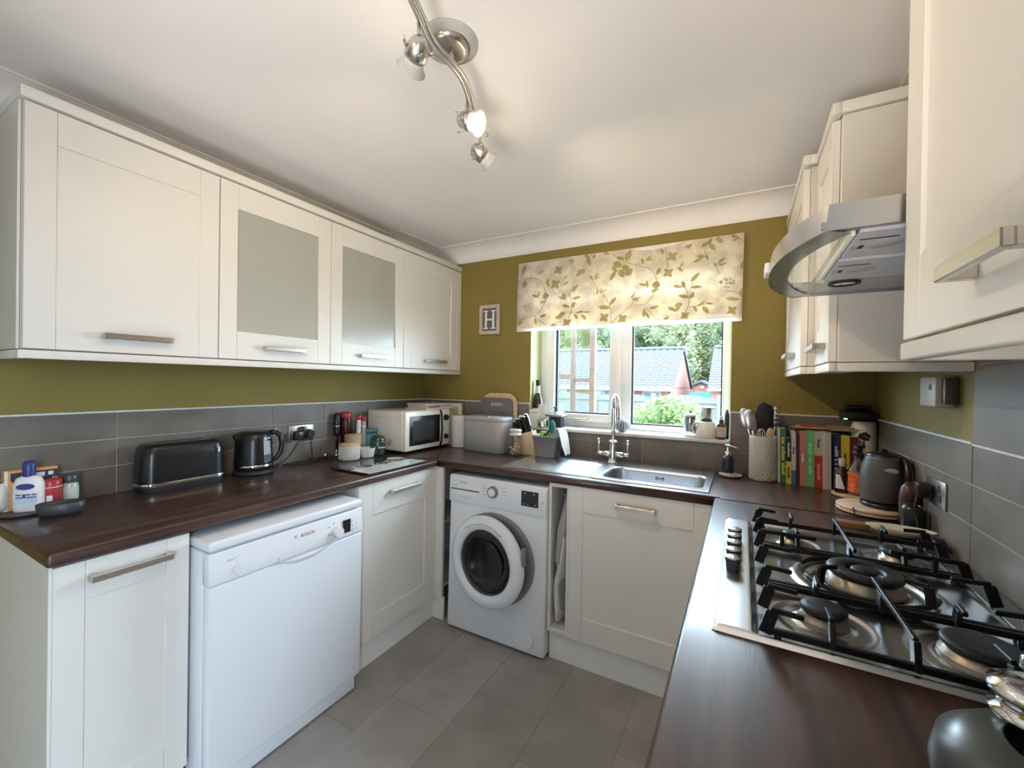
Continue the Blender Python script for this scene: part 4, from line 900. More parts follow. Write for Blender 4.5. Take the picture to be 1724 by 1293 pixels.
b = B(); b.box(.016, .050, -2.075, -1.955, ZW, ZW+.134, .001, 1); obj('carton', b, cmat('orange_card', (.72, .36, .12), .6), t)
b = B(); b.box(.0155, .0508, -2.062, -1.954, ZW+.100, ZW+.126); b.prism([(-2.062, ZW+.10), (-1.956, ZW+.118), (-1.97, ZW+.095), (-2.03, ZW+.075)], .050, .0509, mx=Matrix(((0, 0, 1, 0), (1, 0, 0, 0), (0, 1, 0, 0), (0, 0, 0, 1)))); cb = obj('navy_print', b, cmat('navy_card', (.03, .025, .07), .6), t)
b = B(); b.box(.050, .0514, -2.010, -1.986, ZW+.106, ZW+.120); b.box(.050, .0514, -1.978, -1.966, ZW+.108, ZW+.120); b.box(.0495, .0514, -2.0755, -2.068, ZW+.001, ZW+.1345); obj('white_print', b, M['white'], cb)
t, b = lathe_thing('red_tub', 'small red tub with a red lid and white line beside the lotion', 'tub', .080, -1.978, [(0, 0), (.024, 0), (.026, .004), (.026, .070)], None)
obj('tub_body', b, cmat('red_plastic', (.42, .040, .045), .35), t)
b = B(); b.lathe([(.0268, ZW+.072), (.0272, ZW+.090), (.024, ZW+.096), (0, ZW+.097)], (.080, -1.978, 0), 32); obj('lid', b, M['red_plastic'], t)
b = B(); b.lathe([(.0262, ZW+.070), (.0274, ZW+.0705), (.0274, ZW+.0725), (.0262, ZW+.073)], (.080, -1.978, 0), 32); obj('white_ring', b, M['white'], t)
b = B(); b.box(.100, .1066, -1.994, -1.980, ZW+.022, ZW+.045, .001, 1); obj('label_patch', b, M['white'], t)
t, b = lathe_thing('small_glass_jar', 'little glass jar with dark green lid right of the red tub', 'jar', .064, -1.928, [(0, 0), (.020, 0), (.022, .003), (.022, .066), (.018, .074)], None)
obj('glass_body', b, cmat('pale_green_glass', (.42, .50, .46), .15), t)
b = B(); b.lathe([(.0195, ZW+.074), (.0205, ZW+.078), (.0205, ZW+.098), (.018, ZW+.102), (0, ZW+.102)], (.064, -1.928, 0), 28); obj('lid', b, cmat('dark_green_lid', (.05, .075, .07), .3), t)
b = B(); b.lathe([(.0224, ZW+.018), (.0224, ZW+.060)], (.064, -1.928, 0), 28); obj('label', b, cmat('pale_label_paper', (.55, .62, .56)), t)
t = thing('charcoal_dish', 'oval charcoal dish on the worktop in front of the red tub', 'dish', (.205, -1.985, ZW))
b = B(); mx = Matrix.Translation(Vector((.205, -1.985, ZW))) @ Matrix.Rotation(1.15, 4, 'Z')
b.lathe([(0, 0), (.046, 0), (.054, .012), (.057, .038), (.0545, .0395), (.050, .034), (.045, .026), (0, .024)], (0, 0, 0), 44, sx=1.0, sy=.62); b.tf(mx); obj('dish', b, M['char'], t)
b = B(); b.lathe([(0, .027), (.0445, .0275)], (0, 0, 0), 36, sx=1.0, sy=.62); b.tf(mx); obj('dark_contents', b, cmat('brown_soap', (.045, .02, .016), .4), t)
b = B(); b.sheet(lambda u, v: Vector((.045+.028*math.sin(PI*u)*math.sin(PI*v)**.5, -2.125+.065*u, ZW+.002+.085*v*(1-.12*math.sin(2*PI*u)))), 10, 10); b.sheet(lambda u, v: Vector((.043-.022*math.sin(PI*u)*math.sin(PI*v)**.5, -2.125+.065*u, ZW+.002+.085*v*(1-.12*math.sin(2*PI*u)))), 10, 10)
single('white_pouch', b, M['white'], 'crumpled white pouch at the far left edge of the photo', 'pouch')

# toaster
t = thing('toaster', 'black long slot toaster with a chrome band on the left worktop', 'toaster', (.10, -1.585, ZW))
ty0, ty1, tx0, tx1 = -1.755, -1.455, .022, .150
b = B(); loops(b, [(rrect(tx0, tx1, ty0, ty1, .045), ZW+.020), (rrect(tx0, tx1, ty0, ty1, .045), ZW+.036), (rrect(tx0+.002, tx1-.002, ty0+.003, ty1-.003, .044), ZW+.13), (rrect(tx0+.006, tx1-.006, ty0+.008, ty1-.008, .042), ZW+.165), (rrect(tx0+.014, tx1-.014, ty0+.018, ty1-.018, .035), ZW+.180), (rrect(tx0+.025, tx1-.025, ty0+.03, ty1-.03, .025), ZW+.184)], cap=True)
obj('toaster_body', b, M['blackp'], t)
b = B(); loops(b, [(rrect(tx0+.006, tx1-.004, ty0+.006, ty1-.006, .04), ZW), (rrect(tx0+.003, tx1-.001, ty0+.003, ty1-.003, .043), ZW+.018), (rrect(tx0+.003, tx1-.001, ty0+.003, ty1-.003, .043), ZW+.020)], cap=True); obj('toaster_base', b, M['blackm'], t)
b = B(); loops(b, [(rrect(tx0-.001, tx1+.001, ty0-.001, ty1+.001, .045), ZW+.0215), (rrect(tx0-.002, tx1+.002, ty0-.002, ty1+.002, .045), ZW+.026), (rrect(tx0-.002, tx1+.002, ty0-.002, ty1+.002, .045), ZW+.030), (rrect(tx0-.001, tx1+.001, ty0-.001, ty1+.001, .045), ZW+.034)]); obj('chrome_band', b, M['chrome'], t)
b = B(); b.box(.052, .116, -1.71, -1.51, ZW+.1835, ZW+.1865, .0012, 1); tp = obj('slot_plate', b, M['nickel'], t)
b = B(); b.box(.062, .078, -1.70, -1.52, ZW+.1860, ZW+.1870); b.box(.090, .106, -1.70, -1.52, ZW+.1860, ZW+.1870); obj('toast_slot', b, M['blackm'], tp)
b = B(); b.box(.075, .100, ty1-.006, ty1+.012, ZW+.145, ZW+.155, .004); obj('lever', b, M['blackp'], t)
b = B(); b.box(tx1-.002, tx1+.002, -1.498, -1.490, ZW+.128, ZW+.150, .002); obj('indicator', b, M['white'], t)
b = B(); b.box(tx1-.0012, tx1+.0006, -1.502, -1.500, ZW+.03, ZW+.165); obj('panel_seam', b, M['char'], t)

# kettle
kx, ky = .100, -1.318
t = thing('electric_kettle', 'black electric kettle with water window and chrome ring between toaster and sockets', 'kettle', (kx, ky, ZW))
b = B(); b.lathe([(0, ZW), (.084, ZW), (.086, ZW+.008), (.080, ZW+.018), (.070, ZW+.022), (0, ZW+.022)], (kx, ky, 0), 40); obj('power_base', b, M['blackm'], t)
b = B(); b.lathe([(0, ZW+.023), (.078, ZW+.023), (.082, ZW+.030), (.082, ZW+.045), (.079, ZW+.09), (.075, ZW+.15), (.070, ZW+.182), (.060, ZW+.196), (.03, ZW+.199), (0, ZW+.200)], (kx, ky, 0), 44); kb = obj('kettle_body', b, M['blackp'], t)
b = B(); b.lathe([(.0825, ZW+.034), (.0842, ZW+.037), (.0842, ZW+.043), (.0825, ZW+.046)], (kx, ky, 0), 44); obj('chrome_ring', b, M['chrome'], t)
dh = Vector((.42, .905, 0)).normalized(); K = Vector((kx, ky, ZW))
b = B(); b.tube([K+dh*.060+Vector((0, 0, .188)), K+dh*.088+Vector((0, 0, .190)), K+dh*.110+Vector((0, 0, .172)), K+dh*.118+Vector((0, 0, .135)), K+dh*.112+Vector((0, 0, .09)), K+dh*.094+Vector((0, 0, .062)), K+dh*.076+Vector((0, 0, .055))], [.011, .012, .0125, .012, .0115, .011, .010], 12); obj('handle', b, M['blackp'], t)
b = B(); b.box(-.012, .012, -.006, .006, 0, .006, .002, mx=Matrix.Translation(K+dh*.085+Vector((0, 0, .199)))); obj('switch', b, M['chrome'], t)
ds = -dh
b = B(); b.tube([K+ds*.058+Vector((0, 0, .155)), K+ds*.070+Vector((0, 0, .172)), K+ds*.078+Vector((0, 0, .184))], [.018, .016, .011], 10); obj('spout', b, M['blackp'], t)
dw_ = Vector((.96, -.02, 0)).normalized(); side = Vector((-dw_.y, dw_.x, 0)); rr_ = lambda h: .0823 - (h-.045)*.069
b = B(); b.sheet(lambda u, v: K + (dw_*math.cos((u-.5)*.50+.28) + side*math.sin((u-.5)*.50+.28))*(rr_(.060+.095*v)+.0016) + Vector((0, 0, .060+.095*v)), 8, 8); kw = obj('water_window', b, cmat('water_window_grey', (.42, .44, .47), .15), kb)
b = B(); b.sheet(lambda u, v: K + (dw_*math.cos((u-.5)*.50+.28) + side*math.sin((u-.5)*.50+.28))*(rr_(.060+.035*v)+.0022) + Vector((0, 0, .062+.030*v)), 8, 4); obj('water_level', b, cmat('water_dark', (.10, .11, .13), .15), kw)
text('printed_text', '~7', .010, M['white'], kb, K+(dw_*math.cos(.28)+side*math.sin(.28))*(rr_(.166)+.002)+Vector((0, 0, .168)), -side*-math.cos(.28)+dw_*-math.sin(.28), (0, 0, 1), .0003)

# double socket with plugs
t = thing('double_socket', 'brushed steel double wall socket with two black plugs behind the kettle', 'socket', (.009, -1.014, 1.06))
b = B(); b.box(.0085, .013, -1.087, -.941, 1.019, 1.105, .002); obj('face_plate', b, M['nickel'], t)
b = B(); b.box(.0125, .0145, -1.027, -1.001, 1.083, 1.097, .001, 1); obj('rocker_switch', b, M['blackp'], t)
b = B(); b.box(.0135, .058, -1.077, -1.027, 1.030, 1.078, .006); obj('plug_adapter', b, M['blackp'], t)
b = B(); b.box(.0135, .042, -1.026, -1.000, 1.050, 1.100, .004); obj('plug_adapter', b, M['blackp'], t)
b = B(); b.cyl((.0135, -.975, 1.058), (.045, -.975, 1.056), .024, .021, 24); b.box(.030, .044, -.983, -.967, 1.022, 1.05, .004); obj('round_plug', b, M['blackm'], t)
def cable(name, pts, label, r=.0028):
    b = B(); b.tube(cr_([tuple(p) for p in pts], 6), r, 8); return single(name, b, M['blackm'], label, 'cable')
cable('kettle_cable', [(.050, -1.055, 1.028), (.040, -1.075, .985), (.025, -1.11, .935), (.030, -1.15, .916), (.060, -1.20, .9135)], 'thin black cable looping down from the adapter toward the kettle')
cable('appliance_cable', [(.037, -.975, 1.018), (.040, -.972, .97), (.035, -.965, .925), (.06, -.99, .914), (.10, -1.04, .914), (.09, -1.10, .914), (.05, -1.14, .914), (.045, -1.06, .9145), (.09, -.98, .915), (.05, -.93, .915)], 'black cable hanging from the round plug and coiled on the worktop')
cable('appliance_cable', [(.025, -.985, .9190), (.06, -.93, .921), (.09, -.90, .921), (.06, -.86, .919), (.03, -.84, .918)], 'short black cable lying beside the small chrome cup')
b = B(); b.lathe([(0, ZW), (.013, ZW), (.014, ZW+.026), (.012, ZW+.026), (.011, ZW+.003), (0, ZW+.003)], (.045, -.888, 0), 24)
single('chrome_cup', b, M['chrome'], 'tiny chrome cup on the worktop left of the hand blender', 'cup')

# group in front of the microwave
t, b = lathe_thing('hand_blender', 'slim black and chrome stick blender standing against the tiles', 'blender', .036, -.806, [(0, .120), (.017, .120), (.019, .135), (.019, .20), (.016, .24), (.008, .252), (0, .253)], None)
obj('motor_grip', b, M['blackp'], t)
b = B(); b.lathe([(0, ZW+.012), (.009, ZW+.012), (.0085, ZW+.11), (.014, ZW+.12)], (.036, -.806, 0), 20); b.lathe([(.009, ZW+.02), (.024, ZW+.008), (.025, ZW), (.023, ZW)], (.036, -.806, 0), 24); obj('blending_shaft', b, M['chrome'], t)
b = B(); b.lathe([(.0192, ZW+.172), (.0197, ZW+.174), (.0192, ZW+.176)], (.036, -.806, 0), 20); obj('trim_ring', b, M['chrome'], t)
t, b = lathe_thing('dark_red_flask', 'dark red flask with red top behind the wooden lidded canister', 'flask', .050, -.752, [(0, 0), (.030, 0), (.031, .21), (.026, .225)], None)
obj('flask_body', b, cmat('dark_red_metal', (.055, .008, .010), .3), t)
b = B(); b.lathe([(.030, ZW+.222), (.033, ZW+.230), (.031, ZW+.250), (.02, ZW+.256), (0, ZW+.257)], (.050, -.752, 0), 28); obj('lid', b, M['red_plastic'], t)
for x, y, h, lb, mm in ((.105, -.705, .238, 'tall white spice mill with red top, left of the pair', 'white'), (.112, -.672, .228, 'clear ribbed spice mill with red top, right of the pair', 'jglass')):
    t, b = lathe_thing('spice_mill', lb, 'mill', x, y, [(0, 0), (.0135, 0), (.0145, .005), (.0135, h*.6), (.0125, h-.03)], None); obj('mill_body', b, M['white'] if mm == 'white' else cmat('grey_clear_plastic', (.48, .47, .47), .2), t)
    b = B(); b.lathe([(.014, ZW+h-.03), (.0155, ZW+h-.02), (.0155, ZW+h-.004), (.012, ZW+h), (0, ZW+h)], (x, y, 0), 24); obj('red_top', b, M['red_plastic'], t)
    b = B(); b.lathe([(.0145, ZW+h*.72), (.0160, ZW+h*.73), (.0145, ZW+h*.75)], (x, y, 0), 24); obj('collar', b, M['white'], t)
t, b = lathe_thing('kraft_canister', 'brown kraft canister with printed rings behind the lattice jar', 'canister', .128, -.765, [(0, 0), (.046, 0), (.048, .004), (.048, .125), (.044, .130), (0, .130)], None)
obj('canister_body', b, cmat('kraft_brown', (.40, .29, .19), .7), t)
b = B()
for a in (-1.2, -.5, .2, .9):
    c = Vector((.128+.0482*math.cos(a), -.765+.0482*math.sin(a), ZW+.085)); tn = Vector((-math.sin(a), math.cos(a), 0))
    b.tube([c+tn*.010*math.cos(q)+Vector((0, 0, .010*math.sin(q))) for q in [i*PI/8 for i in range(16)]], .0012, 5, closed=True)
obj('ring_print', b, cmat('cream_print', (.7, .62, .48)), t)
def lattice(b, x, y, r0, r1, z0, z1, n, turns, r=.0010):
    for sgn in (-1, 1):
        for k2 in range(n):
            pts = []
            for i in range(13):
                s_ = i/12; a = 2*PI*k2/n + sgn*turns*2*PI*s_; rr = r0+(r1-r0)*s_
                pts.append((x+rr*math.cos(a), y+rr*math.sin(a), z0+(z1-z0)*s_))
            b.tube(pts, r, 4, caps=False)
t, b = lathe_thing('lattice_jar', 'short white jar with raised lattice pattern and pale wooden lid', 'jar', .190, -.842, [(0, 0), (.053, 0), (.056, .004), (.056, .078), (.054, .080), (0, .080)], None, seg=40)
obj('jar_body', b, cmat('lattice_ceramic', (.55, .54, .51), .5), t)
b = B(); lattice(b, .190, -.842, .0565, .0565, ZW+.006, ZW+.076, 22, .12, .0011); obj('lattice_relief', b, M['white'], t)
b = B(); b.lathe([(.0565, ZW+.0805), (.0575, ZW+.084), (.0565, ZW+.091), (0, ZW+.092)], (.190, -.842, 0), 40); obj('wooden_lid', b, M['wood'], t)
t, b = lathe_thing('ramekin', 'small white ramekin beside the lattice jar', 'bowl', .215, -.735, [(0, 0), (.034, 0), (.036, .006), (.044, .050), (.0455, .054), (.043, .054), (.036, .012), (0, .008)], None); obj('bowl', b, M['white'], t)
t = thing('teal_canister', 'square teal canister between the kraft canister and the microwave', 'canister', (.105, -.625, ZW)); R45 = Matrix.Translation(Vector((.095, -.624, 0))) @ Matrix.Rotation(.12, 4, 'Z')
b = B(); b.box(-.042, .042, -.042, .042, ZW, ZW+.122, .008, mx=R45); obj('canister_body', b, cmat('teal_enamel', (.11, .27, .31), .3), t)
b = B(); b.box(-.044, .044, -.044, .044, ZW+.1225, ZW+.148, .010, mx=R45); obj('lid', b, M['teal_enamel'], t)
t, b = lathe_thing('green_glass_jar', 'dark green glass jar with rounded lid in front of the microwave', 'jar', .215, -.655, [(0, 0), (.038, 0), (.044, .008), (.045, .075), (.042, .088)], None); obj('jar_body', b, M['ggreen'], t)
b = B(); b.lathe([(.043, ZW+.0885), (.044, ZW+.095), (.034, ZW+.110), (.014, ZW+.118), (0, ZW+.119)], (.215, -.655, 0), 32); obj('lid', b, M['ggreen'], t)
text('printed_text', '~5', .016, cmat('silver_print', (.5, .55, .52), .3), t, (.2602, -.668, ZW+.050), (.28, .96, 0), (0, 0, 1), .0003)
t = thing('worktop_saver', 'glass worktop saver with black and white picture lying at the worktop edge', 'chopping board', (.46, -.87, ZW))
b = B(); b.prism(rrect(.325, .606, -1.075, -.668, .018), ZW+.003, ZW+.0085, bev=.001); obj('glass_plate', b, cmat('saver_black', (.035, .035, .038), .10), t)
b = B(); b.prism([(.602, -1.068), (.602, -.674), (.50, -.674), (.485, -.71), (.497, -.76), (.470, -.80), (.486, -.85), (.462, -.90), (.480, -.96), (.462, -1.0), (.470, -1.068)][::-1], ZW+.0086, ZW+.0092); b.prism([(.450, -.69), (.455, -.675), (.40, -.675), (.36, -.72), (.40, -.76)][::-1], ZW+.0086, ZW+.0092)
for i in range(9): y = -1.02+.035*i; b.box(.425+.012*(i % 3), .455, y, y+.013, ZW+.0086, ZW+.0091)
obj('white_print', b, cmat('saver_white', (.66, .68, .69), .10), t)
b = B()
for x, y in ((.34, -1.06), (.59, -1.06), (.34, -.685), (.59, -.685)): b.cyl((x, y, ZW), (x, y, ZW+.003), .006, seg=12)
obj('rubber_feet', b, M['blackm'], t)

# microwave
mx0, mx1, my0, my1, mz0, mz1 = .025, .350, -.568, -.130, ZW+.014, 1.168
t = thing('microwave', 'cream retro microwave with black glass door in the left corner', 'microwave', ((mx0+mx1)/2, (my0+my1)/2, ZW))
b = B(); b.box(mx0, mx1-.022, my0, my1, mz0, mz1, .012, 3); body = obj('body', b, M['cream'], t)
b = B()
for x in (.06, .30):
    for y in (-.53, -.17): b.cyl((x, y, ZW), (x, y, mz0+.002), .012, seg=14)
obj('rubber_feet', b, M['blackm'], t)
ydv = -.232
b = B(); b.box(mx1-.0215, mx1, my0, ydv, mz0, mz1, .009, 3); dr = obj('door', b, M['cream'], t)
b = B(); b.box(mx1-.004, mx1+.0015, my0+.035, ydv-.010, mz0+.030, mz1-.030, .004); mwg = obj('door_window', b, M['blackp'], dr)
b = B(); b.box(mx1+.0012, mx1+.0020, my0+.065, ydv-.075, mz0+.055, mz1-.060); obj('mesh_screen', b, cmat('window_mesh', (.040, .042, .042), .35, noise=.5, nscale=400), mwg)
b = B(); b.box(mx1-.0215, mx1, ydv+.003, my1, mz0, mz1, .009, 3); cp = obj('control_panel', b, M['cream'], t)
b = B(); b.tube([(mx1-.002, ydv-.002, mz0+.004), (mx1+.010, ydv-.004, mz0+.03), (mx1+.018, ydv-.006, mz0+.12), (mx1+.010, ydv-.004, mz1-.03), (mx1-.002, ydv-.002, mz1-.004)], .0075, 10); obj('door_handle', b, M['blackm'], dr)
for z, r in ((1.112, .020), (.985, .016)):
    b = B(); b.cyl((mx1-.001, -.180, z), (mx1+.016, -.180, z), r, r*.88, 28); kn = obj('dial', b, M['blackp'], cp)
    b = B(); b.cyl((mx1-.001, -.180, z), (mx1+.001, -.180, z), r+.004, seg=28); obj('dial_ring', b, M['chrome'], cp)
for i, s_ in enumerate(('~2', '~3', '~3', '~2')): text('printed_text', s_, .009, ng, cp, (mx1+.0006, -.180, 1.070-.016*i), (0, 1, 0), (0, 0, 1), .0002)
b = B()
for k2 in range(2):
    for i in range(6): b.box(.145+.058*k2, .178+.058*k2, my0-.0006, my0+.0005, .955+.007*i, .958+.007*i)
obj('vent_slots', b, cmat('vent_shadow', (.15, .13, .11)), body)
b = B(); b.tube([(.09, my0-.0004, 1.13), (.245, my0-.0004, 1.13), (.255, my0-.0004, 1.12), (.255, my0-.0004, .945)], .0016, 6); obj('side_crease', b, M['cream'], body)
# books on the microwave
def book(name, label, x0, x1, y0, y1, z0, z1, c, spine_x=True, cat='book', group=None, rz=0):
    t = thing(name, label, cat, ((x0+x1)/2, (y0+y1)/2, z0), group)
    hx, hy, h = (x1-x0)/2, (y1-y0)/2, z1-z0; cm = cmat('cover_%02d%02d%02d' % tuple(int(q*99) for q in c), c, .5)
    t.rotation_euler = (0, 0, rz)
    b = B(); b.box(-hx, hx, -hy, hy, 0, .0015); b.box(-hx, hx, -hy, hy, h-.0015, h); b.box(hx-.002, hx, -hy, hy, .0015, h-.0015); obj('cover', b, cm, t, local=True)
    b = B(); b.box(-hx+.003, hx-.003, -hy+.003, hy-.003, .0016, h-.0016); obj('page_block', b, M['paper'], t, local=True)
    return t
g_ = 'books lying on the microwave'
book('book', 'white magazine under the others on top of the microwave', .14, .33, -.345, -.080, 1.1685, 1.179, (.60, .60, .60), group=g_, rz=-.05)
tb_ = book('book', 'slim book with brick red spine on top of the microwave', .15, .325, -.335, -.215, 1.1795, 1.193, (.42, .14, .09), group=g_, rz=.04)
book('book', 'grey paperback on top of the microwave beside the red spine', .14, .322, -.205, -.075, 1.1795, 1.190, (.58, .57, .55), group=g_, rz=.02)
book('book', 'white magazine lying topmost on the microwave', .13, .31, -.325, -.11, 1.1935, 1.205, (.66, .66, .66), group=g_, rz=-.03)
t = thing('recipe_folder', 'tall cream recipe folder standing in the corner behind the microwave', 'folder', (.35, -.05, ZW))
b = B(); b.box(.285, .400, -.082, -.050, ZW, 1.204, .003); obj('cover', b, cmat('cream_card', (.60, .54, .42), .7), t)
b = B(); b.box(.330, .385, -.0832, -.0818, 1.12, 1.185); obj('cover_print', b, cmat('olive_print', (.38, .33, .22)), t)
t = thing('kitchen_roll', 'white paper kitchen roll between the microwave and the bread bin', 'paper roll', (.435, -.115, ZW))
b = B(); b.lathe([(.020, ZW+.002), (.052, ZW+.002), (.053, ZW+.004), (.053, ZW+.213), (.052, ZW+.215), (.020, ZW+.215), (.019, ZW+.20), (.019, ZW+.01)], (.425, -.12, 0), 44); obj('paper', b, cmat('tissue_white', (.74, .74, .72), .9, bump=.4), t)
b = B(); b.lathe([(.0185, ZW+.003), (.0185, ZW+.213), (.017, ZW+.213), (.017, ZW+.003)], (.425, -.12, 0), 24); obj('card_core', b, M['kraft_brown'], t)

# bread bin group
t = thing('bread_bin', 'grey metal bread bin with rounded corners near the corner', 'bread bin', (.665, -.135, ZW), rotz=-.10)
b = B(); loops(b, [(rrect(-.158, .158, -.080, .075, .050), 0), (rrect(-.163, .163, -.085, .080, .055), .004), (rrect(-.163, .163, -.085, .080, .055), .196), (rrect(-.161, .161, -.083, .078, .053), .199)], cap=True); obj('bin_body', b, cmat('putty_grey_enamel', (.42, .42, .40), .42), t, local=True)
b = B(); loops(b, [(rrect(-.165, .165, -.087, .082, .056), .1995), (rrect(-.166, .166, -.088, .083, .057), .205), (rrect(-.166, .166, -.088, .083, .057), .218), (rrect(-.158, .158, -.080, .075, .05), .224)], cap=True); ld = obj('lid', b, M['putty_grey_enamel'], t, local=True)
b = B(); b.box(-.005, .055, -.070, -.045, .2235, .229, .002); obj('lid_handle', b, M['chrome'], ld, local=True)
def paddle(name, label, x0, x1, z0, z1, y, th, m_, r, slot=True, lean=.10):
    t = thing(name, label, 'chopping board', ((x0+x1)/2, y, z0)); t.rotation_euler = (-lean, 0, 0)
    w, h = (x1-x0), z1-z0; b = B(); mx = Matrix(((1, 0, 0, 0), (0, 0, -1, th/2), (0, 1, 0, 0), (0, 0, 0, 1)))
    out = rrect(-w/2, w/2, 0, h, r, 6)
    if slot:
        t_ = bmesh.new(); hole = rrect(-.052, .052, h-.055, h-.030, .011, 6)
        for zz in (0, th):
            a = [t_.verts.new((p[0], p[1], zz)) for p in out]; c = [t_.verts.new((p[0], p[1], zz)) for p in hole]
            for i in range(len(a)): j = (i+1) % len(a); t_.faces.new((a[i], a[j], c[j], c[i]))
            if zz == 0: A0, C0 = a, c
        for i in range(len(a)): j = (i+1) % len(a); t_.faces.new((A0[i], A0[j], a[j], a[i])); t_.faces.new((C0[i], c[i], c[j], C0[j]))
        b._merge(t_, 0, False, mx)
    else: b.prism(out, 0, th, mx=mx, bev=.002)
    obj('board', b, m_, t, local=True); return t
paddle('serving_board', 'grey paddle tray with a handle slot leaning behind the bread bin', .550, .800, ZW, 1.252, -.052, .010, cmat('slate_grey_melamine', (.14, .145, .15), .5), .035, lean=.012)
paddle('serving_board', 'pale wooden board with rounded top behind the grey paddle tray', .548, .822, ZW, 1.285, -.030, .014, M['wood'], .075, slot=False, lean=.01)

# knife block
t = thing('knife_block', 'beech knife block full of black handled knives beside the bread bin', 'knife block', (.955, -.115, ZW))
ml = Matrix.Translation(Vector((.955, -.115, ZW))) @ Matrix.Rotation(.15, 4, 'Z')
b = B(); b.prism([(-.078, 0), (.062, 0), (.034, .150), (-.084, .118)], -.040, .040, mx=ml @ Matrix(((1, 0, 0, 0), (0, 0, 1, 0), (0, 1, 0, 0), (0, 0, 0, 1))), bev=.003); obj('wooden_block', b, cmat('light_beech', (.62, .46, .28), .5, nscale=10, color2=(.70, .54, .35), stretch=(8, 8, 1)), t)
b = B(); b.tube([(1.005, -.085, ZW+.006), (.965, -.082, ZW+.145)], .022, 20); obj('round_side', b, M['light_beech'], t)
kd = Vector((-.36, .06, 1)).normalized(); i2 = 0
for (lx, ly, L_) in ((-.068, -.026, .088), (-.036, -.026, .098), (-.004, -.026, .105), (.022, -.024, .10), (-.060, .002, .10), (-.026, .002, .11), (.010, .004, .115), (-.045, .027, .112), (-.008, .027, .118)):
    p = ml @ Vector((lx, ly, .137+.26*lx)); s_ = .0075
    b = B(); q = kd.to_track_quat('Z', 'Y').to_matrix().to_4x4(); q.translation = p
    b.box(-.0075, .0075, -.0105, .0105, 0, L_, .003, mx=q); kk = obj('knife_handle', b, M['blackp'], t)
    b = B(); b.box(-.0010, .0010, -.0112, .0112, -.002, L_-.002, mx=q); b.box(-.0078, .0078, -.011, .011, L_-.006, L_+.002, .002, mx=q); obj('steel_tang', b, M['chrome'], kk)
# clear storage jar
t = thing('glass_storage_jar', 'clear glass jar half full of pale pods in front of the knife block', 'jar', (.905, -.200, ZW))
b = B(); b.lathe([(0, ZW), (.046, ZW), (.049, ZW+.006), (.048, ZW+.055), (.038, ZW+.105), (.034, ZW+.118), (.036, ZW+.122)], (.905, -.2, 0), 36); obj('glass_body', b, M['jglass'], t)
b = B(); b.lathe([(.037, ZW+.123), (.040, ZW+.125), (.040, ZW+.131), (.036, ZW+.133), (.036, ZW+.146), (.039, ZW+.150), (.039, ZW+.158), (.030, ZW+.162), (0, ZW+.163)], (.905, -.2, 0), 32); obj('glass_stopper', b, cmat('milky_glass', (.62, .62, .60), .15), t)
b = B(); rs = random.Random(5)
for _ in range(46):
    a, rr, zz = rs.uniform(0, 2*PI), .034*math.sqrt(rs.random()), ZW+.012+.045*rs.random(); b.ball((.905+rr*math.cos(a), -.2+rr*math.sin(a), zz), .009, (1, .7, .6), 1)
o_ = obj('pale_pods', b, cmat('pale_pod', (.66, .56, .40), .7), t); o_['kind'] = 'stuff'
# sink tidy
ZS = .9162
t = thing('sink_tidy', 'grey plastic sink tidy tub standing on the drainer', 'tub', (1.098, -.140, ZS), rotz=.0)
b = B(); loops(b, [(rrect(1.036, 1.160, -.190, -.098, .012), ZS), (rrect(1.020, 1.176, -.204, -.084, .016), ZS+.118), (rrect(1.014, 1.182, -.210, -.078, .018), ZS+.120), (rrect(1.014, 1.182, -.210, -.078, .018), ZS+.128), (rrect(1.022, 1.174, -.202, -.086, .016), ZS+.128), (rrect(1.038, 1.158, -.188, -.100, .012), ZS+.010)]); b.box(1.038, 1.158, -.188, -.100, ZS, ZS+.004); obj('tub', b, M['greyp'], t)
b = B(); b.box(-.038, .038, -.014, .014, 0, .075, .006, mx=Matrix.Translation(Vector((1.085, -.150, ZS+.072))) @ Matrix.Rotation(.08, 4, 'Y')); single('green_sponge', b, cmat('green_sponge', (.27, .52, .12), .95, bump=1, bscale=200), 'bright green sponge sticking out of the grey sink tidy', 'sponge')
t = thing('washing_up_brush', 'teal headed washing up brush with dark handle in the sink tidy', 'brush', (1.12, -.165, ZS+.03))
b = B(); b.tube([(1.050, -.155, ZS+.06), (1.075, -.170, ZS+.118), (1.110, -.178, ZS+.145), (1.135, -.178, ZS+.165)], [.005, .0055, .006, .007], 10); obj('brush_handle', b, M['blackp'], t)
b = B(); b.ball((1.138, -.176, ZS+.182), .030, (.72, .62, 1.35), 3); obj('brush_head', b, cmat('teal_bristle', (.02, .16, .16), .6, bump=1, bscale=300), t)
b = B(); b.sheet(lambda u, v: Vector((1.135+.095*u**.8, -.200+.10*v+.014*math.sin(7*u+3*v), ZS+.134+.040*math.sin(PI*min(1, u*1.2))**1.0*(1-.3*v)-.11*max(0, u-.6)/.4+.005*math.sin(18*v+9*u))), 26, 18); single('dish_cloth', b, M['towelw'], 'white dish cloth draped over the right side of the sink tidy', 'cloth')
b = B(); b.tube([(1.30, -.13, ZS+.0008), (1.335, -.132, ZS+.002), (1.36, -.15, ZS+.001)], [.0015, .004, .0015], 8, flat=.4); single('teaspoon_rest', b, M['blackm'], 'small dark plug strap lying on the drainer behind the ribs', 'strap')

